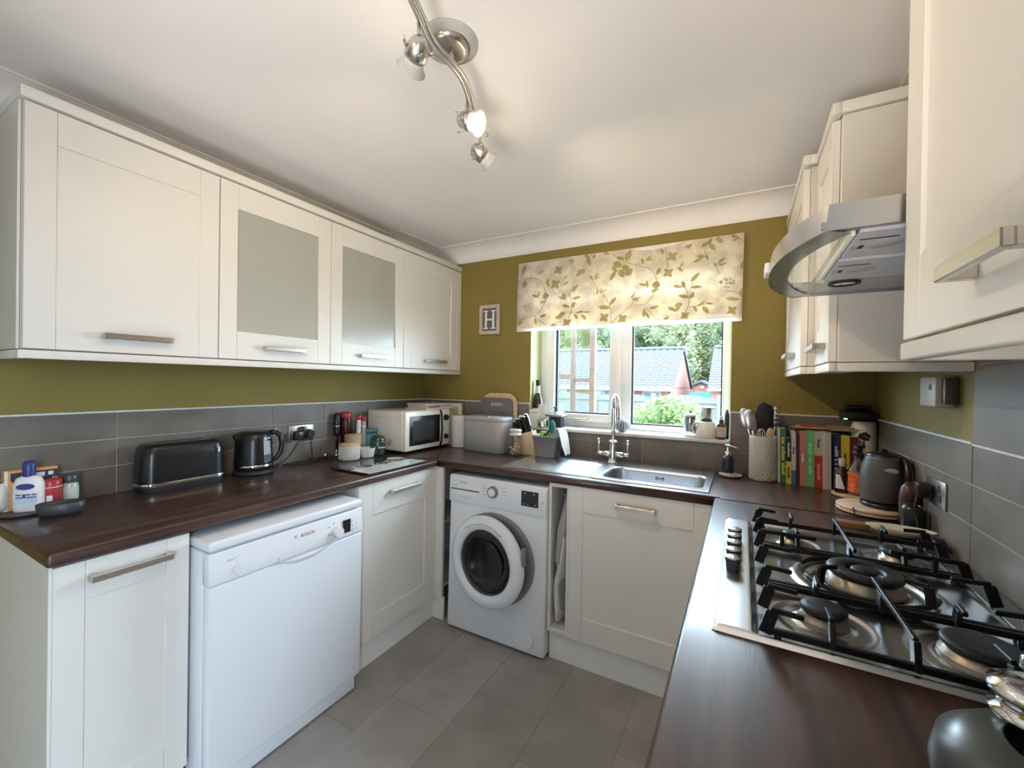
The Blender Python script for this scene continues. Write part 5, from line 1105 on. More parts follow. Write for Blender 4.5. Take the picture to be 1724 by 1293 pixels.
# ================================================================ window sill things
ZL = OZ0+.0004
t, b = lathe_thing('wine_bottle', 'dark wine bottle with white label in the left corner of the window sill', 'bottle', .933, .052, [(0, 0), (.032, 0), (.0345, .004), (.0345, .150), (.030, .180), (.017, .215), (.0135, .235)], None, z=ZL); obj('bottle_glass', b, cmat('dark_bottle_glass', (.022, .028, .02), .08), t)
b = B(); b.lathe([(.0138, ZL+.235), (.0142, ZL+.238), (.0138, ZL+.290), (.0150, ZL+.292), (.0150, ZL+.300), (0, ZL+.301)], (.933, .052, 0), 20); obj('dark_capsule', b, M['blackm'], t)
b = B(); b.lathe([(.0350, ZL+.050), (.0350, ZL+.115)], (.933, .052, 0), 28); obj('label', b, M['white'], t)
b = B(); b.lathe([(.0178, ZL+.215), (.0145, ZL+.262)], (.933, .052, 0), 20); obj('neck_foil', b, cmat('pale_foil', (.62, .62, .58), .4), t)
def card(label, x, y, w, h, rz, lines=1):
    t = thing('card', label, 'card', (x, y, ZL), rotz=rz); t.rotation_euler = (-.08, 0, rz)
    b = B(); b.box(-w/2, w/2, -.0008, .0008, 0, h); obj('card_face', b, M['white'], t, local=True)
    return t
c1 = card('small white card with a printed line leaning at the front of the sill', .938, -.005, .072, .108, .15)
b = B(); b.box(-.020, .022, -.0014, -.0008, .084, .090); obj('printed_line', b, ng, c1, local=True)
card('taller white card leaning against the wine bottle', .975, .012, .062, .142, -.1)
b = B(); b.lathe([(0, ZL), (.034, ZL), (.035, ZL+.003), (.035, ZL+.046), (.033, ZL+.046), (.032, ZL+.006), (0, ZL+.006)], (.997, -.012, 0)if False else (.995, .002-.0, 0), 32)
single('steel_tin', b, M['steel'], 'small round steel tin at the left end of the sill', 'tin')
t = thing('utensil_box', 'black box with a tilted steel tray of teaspoons on the sill', 'box', (1.075, .040, ZL))
b = B(); b.box(1.036, 1.118, .008, .068, ZL, ZL+.066, .003); obj('box_body', b, M['blackm'], t)
b = B(); b.box(1.010, 1.135, .000, .074, ZL+.067, ZL+.082, .004); b2 = obj('steel_tray', b, M['steel'], t)
for i in range(5):
    b = B(); b.tube([(1.015+.02*i, .01+.01*i, ZL+.086+.003*i), (1.06+.018*i, .03, ZL+.092+.002*i), (1.085+.012*i, .05-.005*i, ZL+.10)], [.006, .0022, .003], 8, flat=.4); obj('teaspoon', b, M['chrome'], b2)
b = B(); b.cyl((1.058, .045, ZL+.084), (1.060, .045, ZL+.118), .004, seg=10); b.ball((1.060, .045, ZL+.124), .008); obj('dark_stopper', b, M['blackm'], t)
t = thing('ribbed_pumpkin', 'small grey striped ribbed pumpkin ornament on the sill behind the tap', 'ornament', (1.500, .036, ZL))
b = B(); tt = bmesh.new(); nn, mm_ = 64, 16; R2 = []
for j in range(mm_+1):
    ph = PI*j/mm_; R2.append([tt.verts.new((1.5+(.044+.0028*math.cos(16*2*PI*i/nn))*math.sin(ph)**.8*math.cos(2*PI*i/nn), .036+(.044+.0028*math.cos(16*2*PI*i/nn))*math.sin(ph)**.8*math.sin(2*PI*i/nn), ZL+.039-.039*math.cos(ph)*(1-.1*math.sin(ph)))) for i in range(nn)])
for a, c in zip(R2, R2[1:]):
    for i in range(nn):
        f = tt.faces.new((a[i], a[(i+1) % nn], c[(i+1) % nn], c[i])); f.material_index = 0
for f in tt.faces:
    pass
ml_ = []
b._merge(tt, 0, True)
for f in b.bm.faces:
    c = f.calc_center_median(); a = math.atan2(c.y-.036, c.x-1.5); f.material_index = 1 if math.cos(16*a) < -.2 else 0
obj('pumpkin_body', b, [cmat('pumpkin_grey', (.17, .18, .20), .6), cmat('pumpkin_pale', (.50, .51, .53), .6)], t)
b = B(); b.tube([(1.5, .036, ZL+.074), (1.501, .034, ZL+.085), (1.506, .032, ZL+.090)], [.006, .004, .004], 8); obj('stalk', b, M['chrome'], t)
t = thing('cafetiere', 'small glass cafetiere with pale lid at the right part of the sill', 'coffee maker', (1.872, .038, ZL))
b = B(); b.lathe([(0, ZL+.010), (.030, ZL+.010), (.032, ZL+.014), (.032, ZL+.112)], (1.872, .038, 0), 32); obj('glass_beaker', b, M['jglass'], t)
b = B(); b.lathe([(0, ZL+.112), (.036, ZL+.112), (.037, ZL+.118), (.022, ZL+.127), (0, ZL+.128)], (1.872, .038, 0), 32); b.lathe([(0, ZL), (.036, ZL), (.034, ZL+.008), (0, ZL+.0095)], (1.872, .038, 0), 32); obj('pale_lid', b, M['white'], t)
b = B(); b.cyl((1.872, .038, ZL+.1285), (1.872, .038, ZL+.136), .004, seg=10); b.ball((1.872, .038, ZL+.138), .0065); obj('plunger_knob', b, M['blackm'], t)
b = B(); b.lathe([(.0315, ZL+.03), (.0315, ZL+.108)], (1.872, .038, 0), 24); obj('steel_mesh', b, cmat('mesh_grey', (.30, .31, .31), .35, metal=.6), t)
t = thing('glass_saucer', 'clear glass saucer lying in front of the cafetiere', 'dish', (1.85, .0, ZL)); b = B(); b.lathe([(0, ZL+.001), (.030, ZL+.001), (.040, ZL+.008), (.041, ZL+.010)], (1.862, -.012+.03, 0) if False else (1.800, .020, 0), 32); obj('saucer', b, M['jglass'], t)
t = thing('teapot', 'white teapot with a steel infuser standing in its top at the right of the sill', 'teapot', (1.955, .030, ZL))
b = B(); b.lathe([(0, ZL), (.050, ZL), (.055, ZL+.006), (.052, ZL+.050), (.042, ZL+.082), (.036, ZL+.090), (.034, ZL+.090)], (1.955, .030, 0), 40); obj('pot_body', b, M['white'], t)
b = B(); b.tube([(2.000, .028, ZL+.030), (2.018, .024, ZL+.050), (2.026, .020, ZL+.078)], [.014, .010, .007], 12); obj('spout', b, M['white'], t)
b = B(); b.tube([(1.912, .026, ZL+.078), (1.890, .016, ZL+.076), (1.884, .012, ZL+.05), (1.893, .015, ZL+.028), (1.906, .022, ZL+.022)], .006, 10); obj('handle', b, M['white'], t)
b = B(); b.lathe([(0, ZL+.060), (.029, ZL+.062), (.031, ZL+.155), (.046, ZL+.163), (.046, ZL+.167), (.030, ZL+.166), (.0, ZL+.168)], (1.955, .030, 0), 36); obj('steel_infuser', b, M['steel'], t)
t, b = lathe_thing('spray_bottle', 'small amber spray bottle with pink label at the right end of the sill', 'bottle', 2.028, .012, [(0, 0), (.021, 0), (.0225, .003), (.0225, .072), (.012, .084), (.010, .088)], None, z=ZL); obj('bottle_glass', b, cmat('amber_bottle', (.10, .035, .02), .12), t)
b = B(); b.lathe([(.0112, ZL+.086), (.0118, ZL+.090), (.0118, ZL+.102), (0, ZL+.103)], (2.028, .012, 0), 20); obj('black_collar', b, M['blackp'], t)
b = B(); b.lathe([(.0080, ZL+.1035), (.0085, ZL+.112), (.0075, ZL+.122), (0, ZL+.123)], (2.028, .012, 0), 18); obj('clear_cap', b, cmat('clear_cap', (.55, .56, .58), .15), t)
b = B(); b.lathe([(.0230, ZL+.014), (.0230, ZL+.066)], (2.028, .012, 0), 28); obj('label', b, cmat('dusty_pink_label', (.58, .46, .43), .6), t)
t, b = lathe_thing('black_tube', 'slim black tube standing behind the spray bottle', 'bottle', 2.052, .055, [(0, 0), (.012, 0), (.012, .13), (.006, .155), (0, .156)], None, z=ZL); obj('tube', b, M['blackp'], t)

# ================================================================ right corner things
t, b = lathe_thing('soap_saucer', 'small pale dish under the soap dispenser beside the sink', 'dish', 2.078, -.135, [(0, 0), (.038, 0), (.050, .010), (.052, .014), (.048, .013), (.036, .005), (0, .005)], None); obj('dish', b, cmat('speckled_ceramic', (.55, .53, .48), .4), t)
t, b = lathe_thing('soap_dispenser', 'dark soap dispenser bottle with silver pump right of the sink', 'soap dispenser', 2.066, -.137, [(0, .0055), (.024, .0055), (.026, .010), (.026, .088), (.020, .100), (.012, .106)], None); obj('dispenser_body', b, cmat('navy_black_glass', (.025, .03, .045), .15), t)
b = B(); b.lathe([(.0275, ZW+.0056), (.0275, ZW+.022)], (2.066, -.137, 0), 28); obj('pale_base_ring', b, M['speckled_ceramic'], t)
b = B(); b.lathe([(.013, ZW+.106), (.014, ZW+.110), (.013, ZW+.122), (.005, ZW+.124), (.004, ZW+.150), (0, ZW+.151)], (2.066, -.137, 0), 20); b.tube([(2.055, -.137, ZW+.156), (2.075, -.142, ZW+.155), (2.100, -.150, ZW+.150), (2.112, -.154, ZW+.143)], [.008, .0085, .007, .004], 10, flat=.6); obj('pump_head', b, M['chrome'], t)
# utensil crock
ux, uy = 2.216, -.112
t, b = lathe_thing('utensil_crock', 'tall white crock with diagonal lattice pattern holding cooking utensils', 'crock', ux, uy, [(0, 0), (.056, 0), (.059, .005), (.059, .208), (.057, .212), (.054, .210), (.054, .010), (0, .008)], None, seg=44); obj('crock_body', b, M['lattice_ceramic'], t)
b = B(); lattice(b, ux, uy, .0595, .0595, ZW+.008, ZW+.206, 22, .34, .0012); obj('lattice_relief', b, cmat('lattice_highlight', (.68, .66, .63), .5), t)
def spoonlike(name, label, base, tip, bw, bl, m_, flat=.25, slots=False, hm=None):
    base, tip = Vector(base), Vector(tip); d = (tip-base).normalized(); q = d.to_track_quat('Z', 'Y').to_matrix().to_4x4()
    t = thing(name, label, 'utensil', tuple(base)); b = B(); b.tube([base, base.lerp(tip, .5), tip-d*bl*.9], [.0035, .004, .0045], 8); obj('utensil_handle', b, hm or m_, t)
    b = B(); b.ball((0, 0, 0), 1, (bw/2, bw/2*flat, bl/2), 3)
    b.tf(Matrix.Translation(tip-d*bl*.5) @ Matrix.Rotation(.15, 4, 'Z') @ Matrix.Rotation(math.atan2(d.x, d.z), 4, 'Y')); obj('utensil_head', b, m_, t); return t
zc = ZW+.03
spoonlike('serving_spoon', 'steel serving spoon at the left of the utensil crock', (2.200, -.10, zc), (2.128, -.125, 1.252), .048, .105, M['steel'])
spoonlike('serving_spoon', 'steel ladle spoon second from the left in the crock', (2.206, -.13, zc), (2.152, -.150, 1.248), .050, .105, M['steel'])
spoonlike('black_turner', 'large black nylon spoon in the middle of the crock', (2.222, -.105, zc), (2.212, -.10, 1.283), .078, .150, M['blackm'], .22)
spoonlike('black_turner', 'black nylon turner behind the large black spoon', (2.230, -.085, zc), (2.234, -.085, 1.272), .060, .120, M['blackm'], .15)
t = thing('masher', 'steel potato masher leaning at the right of the crock', 'utensil', (2.24, -.12, zc)); b = B(); b.tube([(2.232, -.12, zc), (2.262, -.125, 1.18)], .004, 8)
for i in range(4): b.tube([(2.252, -.128, 1.185+.022*i), (2.264, -.135, 1.190+.022*i), (2.282, -.125, 1.193+.022*i)], .0035, 8)
b.tube([(2.256, -.127, 1.18), (2.262, -.13, 1.265)], .004, 8); obj('wire_head', b, M['chrome'], t)
t = thing('whisk', 'small wire whisk with loops low in the crock', 'utensil', (2.205, -.14, zc)); b = B()
for k2 in range(5):
    a = PI*k2/5; b.tube([(2.205, -.145, 1.09), (2.205+.018*math.cos(a), -.145+.018*math.sin(a), 1.125), (2.205+.013*math.cos(a), -.145+.013*math.sin(a), 1.150), (2.205, -.145, 1.160), (2.205-.013*math.cos(a), -.145-.013*math.sin(a), 1.150), (2.205-.018*math.cos(a), -.145-.018*math.sin(a), 1.125), (2.205, -.145, 1.09)], .0013, 5)
b.tube([(2.205, -.145, zc), (2.205, -.145, 1.092)], .004, 8); obj('whisk_wires', b, M['chrome'], t)
spoonlike('wooden_spoon', 'short wooden spoon at the right front of the crock', (2.228, -.14, zc), (2.243, -.150, 1.165), .032, .055, M['wood'])
# books
def upright(label, x0, w, y, h, segs, dep=.19, name='book', lean=.02, group='cookbooks standing by the right corner', writing=None, wc=None):
    t = thing(name, label, 'book', (x0+w/2, y+dep/2, ZW), group); t.rotation_euler = (0, -lean, 0)
    b = B(); b.box(-w/2+.0012, w/2-.0012, -dep/2+.003, dep/2-.002, .002, h-.003); obj('page_block', b, M['paper'], t, local=True)
    for i, (za, zb, c) in enumerate(segs):
        b = B(); b.box(-w/2, w/2, -dep/2, -dep/2+.0025, za*h, zb*h)
        b.box(-w/2, -w/2+.0011, -dep/2+.0026, dep/2, za*h, zb*h); b.box(w/2-.0011, w/2, -dep/2+.0026, dep/2, za*h, zb*h)
        o = obj('cover', b, cmat('cover_%02d%02d%02d' % tuple(int(q*99) for q in c), c, .45), t, local=True)
        if writing and i < len(writing) and writing[i]:
            s_, sz = writing[i]; text('spine_title', s_, sz, wc[i], o, (0, -dep/2-.0003, (za+zb)/2*h), (0, 0, -1), (1, 0, 0), .0002, local=True)
    return t
WHT = (.62, .60, .56); yl = M['paper']; ywh = M['white']; ylw = cmat('yellow_print', (.75, .62, .08)); blk = M['blackm']
BK = [('thin white booklet at the left end of the cookbook row', 2.276, .009, .255, [(0, 1, WHT)], None, None),
 ('dark green cookbook with yellow lettering, second from the left', 2.2855, .022, .253, [(0, 1, (.03, .17, .06))], [('~3 6 5', .020)], [ylw]),
 ('short black book with a yellow lower spine', 2.308, .020, .210, [(0, .49, (.66, .52, .09)), (.49, 1, (.015, .015, .017))], [('~7', .014), ('~9', .013)], [blk, ywh]),
 ('white cookbook with a blue foot between black and pink books', 2.3285, .017, .243, [(0, .27, (.05, .16, .30)), (.27, 1, (.58, .57, .56))], [None, ('~5', .012)], [None, blk]),
 ('thin dark maroon book left of the pink one', 2.346, .013, .232, [(0, 1, (.06, .015, .02))], None, None),
 ('pink cookbook in the middle of the row', 2.3595, .022, .250, [(0, 1, (.55, .20, .19))], [('~6', .012)], [M['cover_552019'] if 'cover_552019' in M else ywh]),
 ('thick light green cookbook next to the pink one', 2.382, .031, .254, [(0, 1, (.17, .47, .17))], [('~5 3 4', .018)], [cmat('pale_green_print', (.45, .75, .45))]),
 ('grey and red spined cookbook right of the light green one', 2.4135, .028, .253, [(0, .57, (.48, .03, .035)), (.57, 1, (.50, .46, .38))], [('~8', .017), ('~5', .014)], [cmat('rose_print', (.75, .35, .33)), blk]),
 ('thin white magazine, first of the three white ones', 2.4418, .009, .254, [(0, 1, WHT)], None, None),
 ('thin cream magazine, middle of the three white ones', 2.4515, .009, .250, [(0, 1, (.55, .50, .44))], None, None),
 ('thin grey magazine, last of the three white ones', 2.461, .010, .252, [(0, 1, (.50, .48, .45))], None, None),
 ('navy cookbook with white lettering behind the dark bottle', 2.478, .026, .245, [(0, 1, (.025, .03, .16))], [('~5 1 1 5', .017)], [ywh]),
 ('yellow cookbook behind the orange bottle', 2.508, .030, .240, [(0, 1, (.66, .52, .04))], [('~5 5', .014)], [blk]),
 ('dark red book at the right end of the cookbook row', 2.5395, .024, .236, [(0, 1, (.12, .015, .015))], None, None)]
for i, (lb, x0, w, h, sg, wr, wc) in enumerate(BK): upright(lb, x0, w, -.135-.05*(x0-2.276)/.19 if x0 < 2.47 else -.165, h, sg, writing=wr, wc=wc, dep=.112 if x0 < 2.35 else .12, lean=.018)
b = B(); b.box(2.262, 2.47, -.02, -.010, ZW, ZW+.05, .001, 1); b.box(2.13+.05, 2.47, -.215, -.19, ZW, ZW+.002) if False else None
single('book_rest', b, M['blackm'], 'low black strip behind the cookbooks', 'stand')
t = thing('magazine_stack', 'loose magazines lying on top of the cookbooks', 'magazine', (2.40, -.08, 1.168))
for i, (x0, x1, z, c, rz) in enumerate(((2.33, 2.47, 1.1690, (.50, .22, .12), .05), (2.345, 2.465, 1.1735, (.60, .42, .25), -.08), (2.36, 2.45, 1.178, (.50, .12, .12), .1), (2.47, 2.565, 1.1680, (.55, .50, .42), .0), (2.475, 2.57, 1.1740, (.50, .46, .38), .06), (2.468, 2.56, 1.180, (.45, .25, .2), -.1))):
    b = B(); b.box(-(x1-x0)/2, (x1-x0)/2, -.055, .055, 0, .004, .0008, 1, mx=Matrix.Translation(Vector(((x0+x1)/2, -.085, z))) @ Matrix.Rotation(rz, 4, 'Z')); obj('magazine', b, cmat('cover_%02d%02d%02d' % tuple(int(q*99) for q in c), c, .4), t)
t, b = lathe_thing('white_tin', 'white tin printed with a dark tree in the right corner behind the pot', 'tin', 2.594, -.095, [(0, 0), (.043, 0), (.045, .003), (.045, .270), (.041, .300), (0, .302)], None); obj('tin_body', b, cmat('offwhite_tin', (.70, .68, .62), .4), t)
b = B()
dirc = Vector((2.129-2.594, -2.463+.095, 0)).normalized(); a0 = math.atan2(dirc.y, dirc.x); P_ = lambda da, z: Vector((2.594+.0455*math.cos(a0+da), -.095+.0455*math.sin(a0+da), ZW+z))
for da, z, r in ((-.15, .245, .010), (.1, .25, .011), (.35, .242, .009), (-.3, .235, .007), (0, .232, .011), (.25, .228, .009)): b.ball(P_(da, z), r, (1, .22, .8), 2)
b.tube([P_(.05, .228), P_(.03, .205), P_(.05, .19)], [.002, .003, .005], 8); obj('tree_print', b, M['blackm'], t)
t = thing('wifi_router', 'small black router with a green light on top of the white tin', 'router', (2.575, -.075, 1.2125))
b = B(); b.box(2.512, 2.632, -.125, -.045, 1.2125, 1.262, .014, 3); b.box(2.53, 2.62, -.11, -.06, 1.262, 1.284, .010, 3); obj('casing', b, M['blackp'], t)
b = B(); b.box(2.518, 2.532, -.1262, -.1245, 1.219, 1.224, .0005, 1); obj('green_led', b, mat('green_led_light', (.1, .9, .3), .4, emit=(.15, 1, .35), estr=2.5), t)
# bottles on a small round board
b = B(); b.lathe([(0, ZW), (.066, ZW), (.070, ZW+.004), (.070, ZW+.010), (.066, ZW+.013), (0, ZW+.0135)], (2.528, -.265, 0), 40); single('round_board', b, M['woodl'], 'small round wooden board under the two bottles', 'chopping board')
ZB = ZW+.0139
t, b = lathe_thing('dark_sauce_bottle', 'small dark bottle with white patterned label and pale cap in front of the navy book', 'bottle', 2.493, -.268, [(0, 0), (.024, 0), (.026, .003), (.026, .080), (.018, .094), (.010, .104), (.009, .112)], None, z=ZB); obj('bottle_glass', b, cmat('black_sauce', (.03, .012, .012), .15), t)
b = B(); b.lathe([(.0115, ZB+.108), (.013, ZB+.112), (.013, ZB+.140), (0, ZB+.141)], (2.493, -.268, 0), 20); obj('pale_cap', b, cmat('blush_cap', (.55, .42, .38), .5), t)
b = B(); tt = [(.0, .012), (.9, .02), (1.0, .045), (.55, .078), (.1, .070)]; a1 = math.atan2(-2.463+.268, 2.129-2.493)
b.sheet(lambda u, v: Vector((2.493+.0265*math.cos(a1-.9+1.3*u*(1-.5*v)), -.268+.0265*math.sin(a1-.9+1.3*u*(1-.5*v)), ZB+.018+.058*v)), 10, 8); obj('label', b, M['white'], t)
t, b = lathe_thing('orange_label_bottle', 'clear bottle with a bright orange label and black cap beside the grey pot', 'bottle', 2.541, -.280, [(0, 0), (.031, 0), (.034, .004), (.034, .092), (.028, .110), (.014, .130), (.011, .150), (.011, .182)], None, z=ZB); obj('bottle_glass', b, M['jglass'], t)
b = B(); b.lathe([(0, ZB+.004), (.0325, ZB+.005), (.0325, ZB+.09), (0, ZB+.09)], (2.541, -.280, 0), 32); obj('orange_liquid', b, cmat('orange_sauce', (.52, .10, .03), .4), t)
b = B(); b.lathe([(.0346, ZB+.012), (.0346, ZB+.090)], (2.541, -.280, 0), 32); lb_ = obj('label', b, cmat('orange_label', (.85, .20, .07), .5, noise=.25, nscale=60), t)
b = B(); b.lathe([(.0130, ZB+.176), (.0140, ZB+.180), (.0140, ZB+.200), (0, ZB+.201)], (2.541, -.280, 0), 20); obj('black_cap', b, M['blackp'], t)
# grey pot on the larger board
b = B(); b.lathe([(0, ZW), (.096, ZW), (.102, ZW+.004), (.102, ZW+.009), (.098, ZW+.0115), (.098, ZW+.0125), (.102, ZW+.015), (.102, ZW+.020), (.096, ZW+.024), (0, ZW+.0245)], (2.540, -.500, 0), 48)
single('round_board', b, M['woodl'], 'pair of round wooden boards under the grey pot', 'chopping board')
b = B(); b.tube(cr_([(2.475, -.578, ZW+.026), (2.473, -.590, ZW+.022), (2.475, -.600, ZW+.010), (2.480, -.603, ZW+.002)], 4), .0022, 8); single('hanging_loop', b, M['blackm'], 'thin dark hanging loop on the edge of the round boards', 'loop')
ZP = ZW+.0250; qx, qy = 2.572, -.500
t = thing('grey_jug_kettle', 'matt grey cordless kettle on the round wooden boards in the right corner', 'kettle', (qx, qy, ZP))
b = B(); b.lathe([(0, ZP), (.060, ZP), (.064, ZP+.004), (.064, ZP+.014), (.057, ZP+.018), (0, ZP+.018)], (qx, qy, 0), 40); obj('power_base', b, M['blackp'], t)
b = B(); b.lathe([(0, ZP+.019), (.054, ZP+.019), (.064, ZP+.026), (.0665, ZP+.060), (.064, ZP+.12), (.055, ZP+.172), (.052, ZP+.182), (.048, ZP+.182)], (qx, qy, 0), 44); obj('kettle_body', b, cmat('matt_grey_steel', (.085, .085, .088), .42), t)
b = B(); b.lathe([(.051, ZP+.1825), (.050, ZP+.188), (.030, ZP+.194), (.012, ZP+.196), (.010, ZP+.206), (0, ZP+.207)], (qx, qy, 0), 36); obj('lid', b, M['blackp'], t)
b = B(); b.tube([(qx-.050, qy+.01, ZP+.165), (qx-.072, qy+.012, ZP+.182), (qx-.083, qy+.013, ZP+.190)], [.014, .011, .007], 10); obj('spout', b, M['blackp'], t)
b = B(); b.tube([(qx+.045, qy-.035, ZP+.178), (qx+.050, qy-.056, ZP+.17), (qx+.050, qy-.068, ZP+.12), (qx+.048, qy-.066, ZP+.07), (qx+.036, qy-.052, ZP+.040)], .011, 10); obj('handle', b, M['blackp'], t)
b = B(); b.ball((qx+.008, qy-.058, ZP+.136), .012, (1.8, .35, .9), 3); obj('window_glint', b, cmat('pale_glint', (.40, .41, .42), .15), t)  # painted glint: pale oval set on the kettle side
t = thing('copper_pepper_pot', 'copper brown patterned pot tucked between the grey kettle and the wall socket', 'pot', (2.612, -.622, ZW))
b = B(); b.lathe([(0, ZW), (.022, ZW), (.026, ZW+.01), (.027, ZW+.095), (.022, ZW+.125), (.010, ZW+.142), (0, ZW+.143)], (2.612, -.622, 0), 32); obj('pot_body', b, cmat('copper_brown', (.055, .020, .010), .4, noise=.9, nscale=30), t)
t = thing('black_grinder', 'low black jar in the dark corner beside the copper pot', 'jar', (2.600, -.668, ZW))
b = B(); b.lathe([(0, ZW), (.026, ZW), (.029, ZW+.006), (.029, ZW+.070), (.022, ZW+.084), (0, ZW+.086)], (2.602, -.690, 0), 28); obj('jar_body', b, M['blackp'], t)
# right wall socket
t = thing('wall_socket', 'brushed steel wall socket low on the right tiled wall with a black plug', 'socket', (W-.009, -.74, 1.05))
b = B(); b.box(W-.0135, W-.0085, -.815, -.668, 1.012, 1.090, .002); obj('face_plate', b, M['nickel'], t)
b = B(); b.box(W-.0155, W-.0130, -.790, -.760, 1.028, 1.048, .0008, 1); b.box(W-.0150, W-.0130, -.782, -.772, 1.056, 1.078, .0008, 1); obj('socket_holes', b, M['blackm'], t)
b = B(); b.box(W-.050, W-.0140, -.735, -.690, 1.025, 1.072, .006); obj('black_plug', b, M['blackp'], t)
cable('plug_cable', [(W-.045, -.712, 1.024), (W-.05, -.715, .98), (W-.045, -.73, .93), (W-.06, -.70, .914), (W-.07, -.66+.0, .9138)], 'black cable dropping from the plug in the right wall socket', .003)
# control box on the wall
t = thing('thermostat_box', 'small cream control box on the olive wall under the slim cabinet', 'control box', (W-.02, -.77, 1.31))
b = B(); b.box(W-.042, W-.0006, -.830, -.708, 1.309, 1.396, .004); obj('box_body', b, cmat('aged_cream_plastic', (.62, .57, .46), .45), t)
b = B(); b.box(W-.0432, W-.0418, -.800, -.783, 1.358, 1.374, .0005, 1); obj('indicator_window', b, cmat('dim_window', (.12, .10, .07)), t)
b = B(); b.box(W-.030, W-.0006, -.858, -.8305, 1.318, 1.392, .003); obj('shadow_block', b, cmat('box_shadow_brown', (.09, .05, .035)), t)  # dark block standing in for the shadow beside the control box
# spoon rest
t = thing('spoon_rest', 'cream ceramic spoon rest with wooden handle lying behind the hob', 'spoon rest', (2.51, -.79, ZW), rotz=-.05)
b = B(); b.box(-.118, -.035, -.018, .018, .006, .028, .004); obj('wooden_grip', b, M['woodd'], t, local=True)
b = B(); b.lathe([(0, .004), (.5, .004), (.75, .010), (1.0, .030), (.97, .031), (.7, .016), (0, .010)], (0, 0, 0), 44); b.tf(Matrix.Translation(Vector((.038, 0, 0))) @ Matrix.Diagonal((.082, .034, 1, 1))); b.cyl((.012-.05, 0, .012), (-.030, 0, .016), .014, seg=12); obj('cream_bowl', b, cmat('cream_ceramic', (.66, .63, .48), .3), t, local=True)
b = B(); b.lathe([(0, ZW), (.018, ZW), (.020, ZW+.004), (.020, ZW+.022), (.014, ZW+.030), (0, ZW+.031)], (2.612, -.852, 0), 24); single('black_knob_cap', b, M['blackp'], 'small black lidded pot behind the far right corner of the hob', 'pot')

# near glass pot in the bottom right corner
nx, ny_ = 2.424, -1.832
t = thing('smoked_glass_pot', 'smoked grey glass pot with chrome lid at the bottom right corner of the photo', 'pot', (nx, ny_, ZW))
b = B(); b.lathe([(r*1.28, ZW+h) for r, h in ((0, 0), (.070, 0), (.080, .006), (.083, .035), (.079, .060), (.062, .078), (.040, .086), (.038, .086), (.060, .075), (.075, .059), (.079, .035), (.077, .008), (0, .004))], (nx, ny_, 0), 56); obj('glass_body', b, cmat('smoked_grey_glass', (.06, .065, .062), .3), t)
b = B(); b.lathe([(.030, ZW+.083), (.0425, ZW+.086), (.0435, ZW+.092), (.036, ZW+.094), (.036, ZW+.106), (.044, ZW+.110), (.044, ZW+.117), (.028, ZW+.124), (0, ZW+.126)], (nx+.0, ny_+.055, 0), 40); lidp = obj('chrome_lid', b, M['chrome'], t)
b = B(); b.lathe([(.006, ZW+.126), (.010, ZW+.134), (.020, ZW+.142), (.018, ZW+.154), (0, ZW+.158)], (nx+.0, ny_+.055, 0), 28); obj('lid_knob', b, M['jglass'], lidp)
# ================================================================ outside the window
def gz(y): return -.35 - .05*(y-.3)            # the ground falls gently away from the house
b = B(); b.sheet(lambda u, v: Vector((-16+30*u, .35+34*v, gz(.35+34*v))), 6, 10)
gr = struct('ground', b, cmat('lawn_green', (0.03, 0.05, 0.018), .9, nscale=5, color2=(.05, .075, .025)))
b = B(); b.box(W+.11, W+22, -16, .2, -.14, -.10); b.box(-20, W+22, -30, YR-.11, -.14, -.10) if False else None; struct('unseen_ground', b, mat('added_ground_grey', (.34, .335, .33), .8, nscale=2))  # unseen ground, added to cut the upward light through the side opening
b = B(); b.box(-18, W+.10, -26, YR-.12, -.14, -.10); struct('unseen_ground', b, M['unseen_ground2'] if 'unseen_ground2' in M else mat('added_rear_ground_grey', (.34, .335, .33), .8, nscale=2))  # unseen ground behind the rear wall, added to shape the light from outside
# fence
t = thing('garden_fence', 'weathered grey panel fence with curved tops at the end of the garden', 'fence', (0, 9, gz(9)))
M['outwhite'] = mat('exterior_white_paint', (.22, .22, .22), .5)
fm = cmat('weathered_wood', (0.075, 0.076, 0.08), .9, noise=.15, nscale=10, stretch=(10, 10, 1))
for i in range(6):
    x0 = -4.6+1.55*i; b = B(); b.box(x0-.05, x0+.05, 8.93, 9.03, gz(9), 1.12, .01, 1); obj('post', b, fm, t)
    for j in range(10):
        xa = x0+.06+.144*j; zc_ = 1.00+.10*math.sin(PI*(j+.5)/10); b = B(); b.box(xa, xa+.138, 8.97+(j % 2)*.012, 8.985+(j % 2)*.012, gz(9), zc_); obj('slat', b, fm, t)
    b = B(); b.box(x0+.05, x0+1.50, 8.935, 8.968, .90, .96); b.box(x0+.05, x0+1.50, 8.935, 8.968, .42, .48); obj('rail', b, fm, t)
brick = cmat('red_brick', (0.180, 0.065, 0.045), .85, noise=.18, nscale=6, color2=(.22,.10,.08)); slate = cmat('grey_concrete_roof_tile', (0.042, 0.046, 0.054), .6, noise=.1, nscale=8)
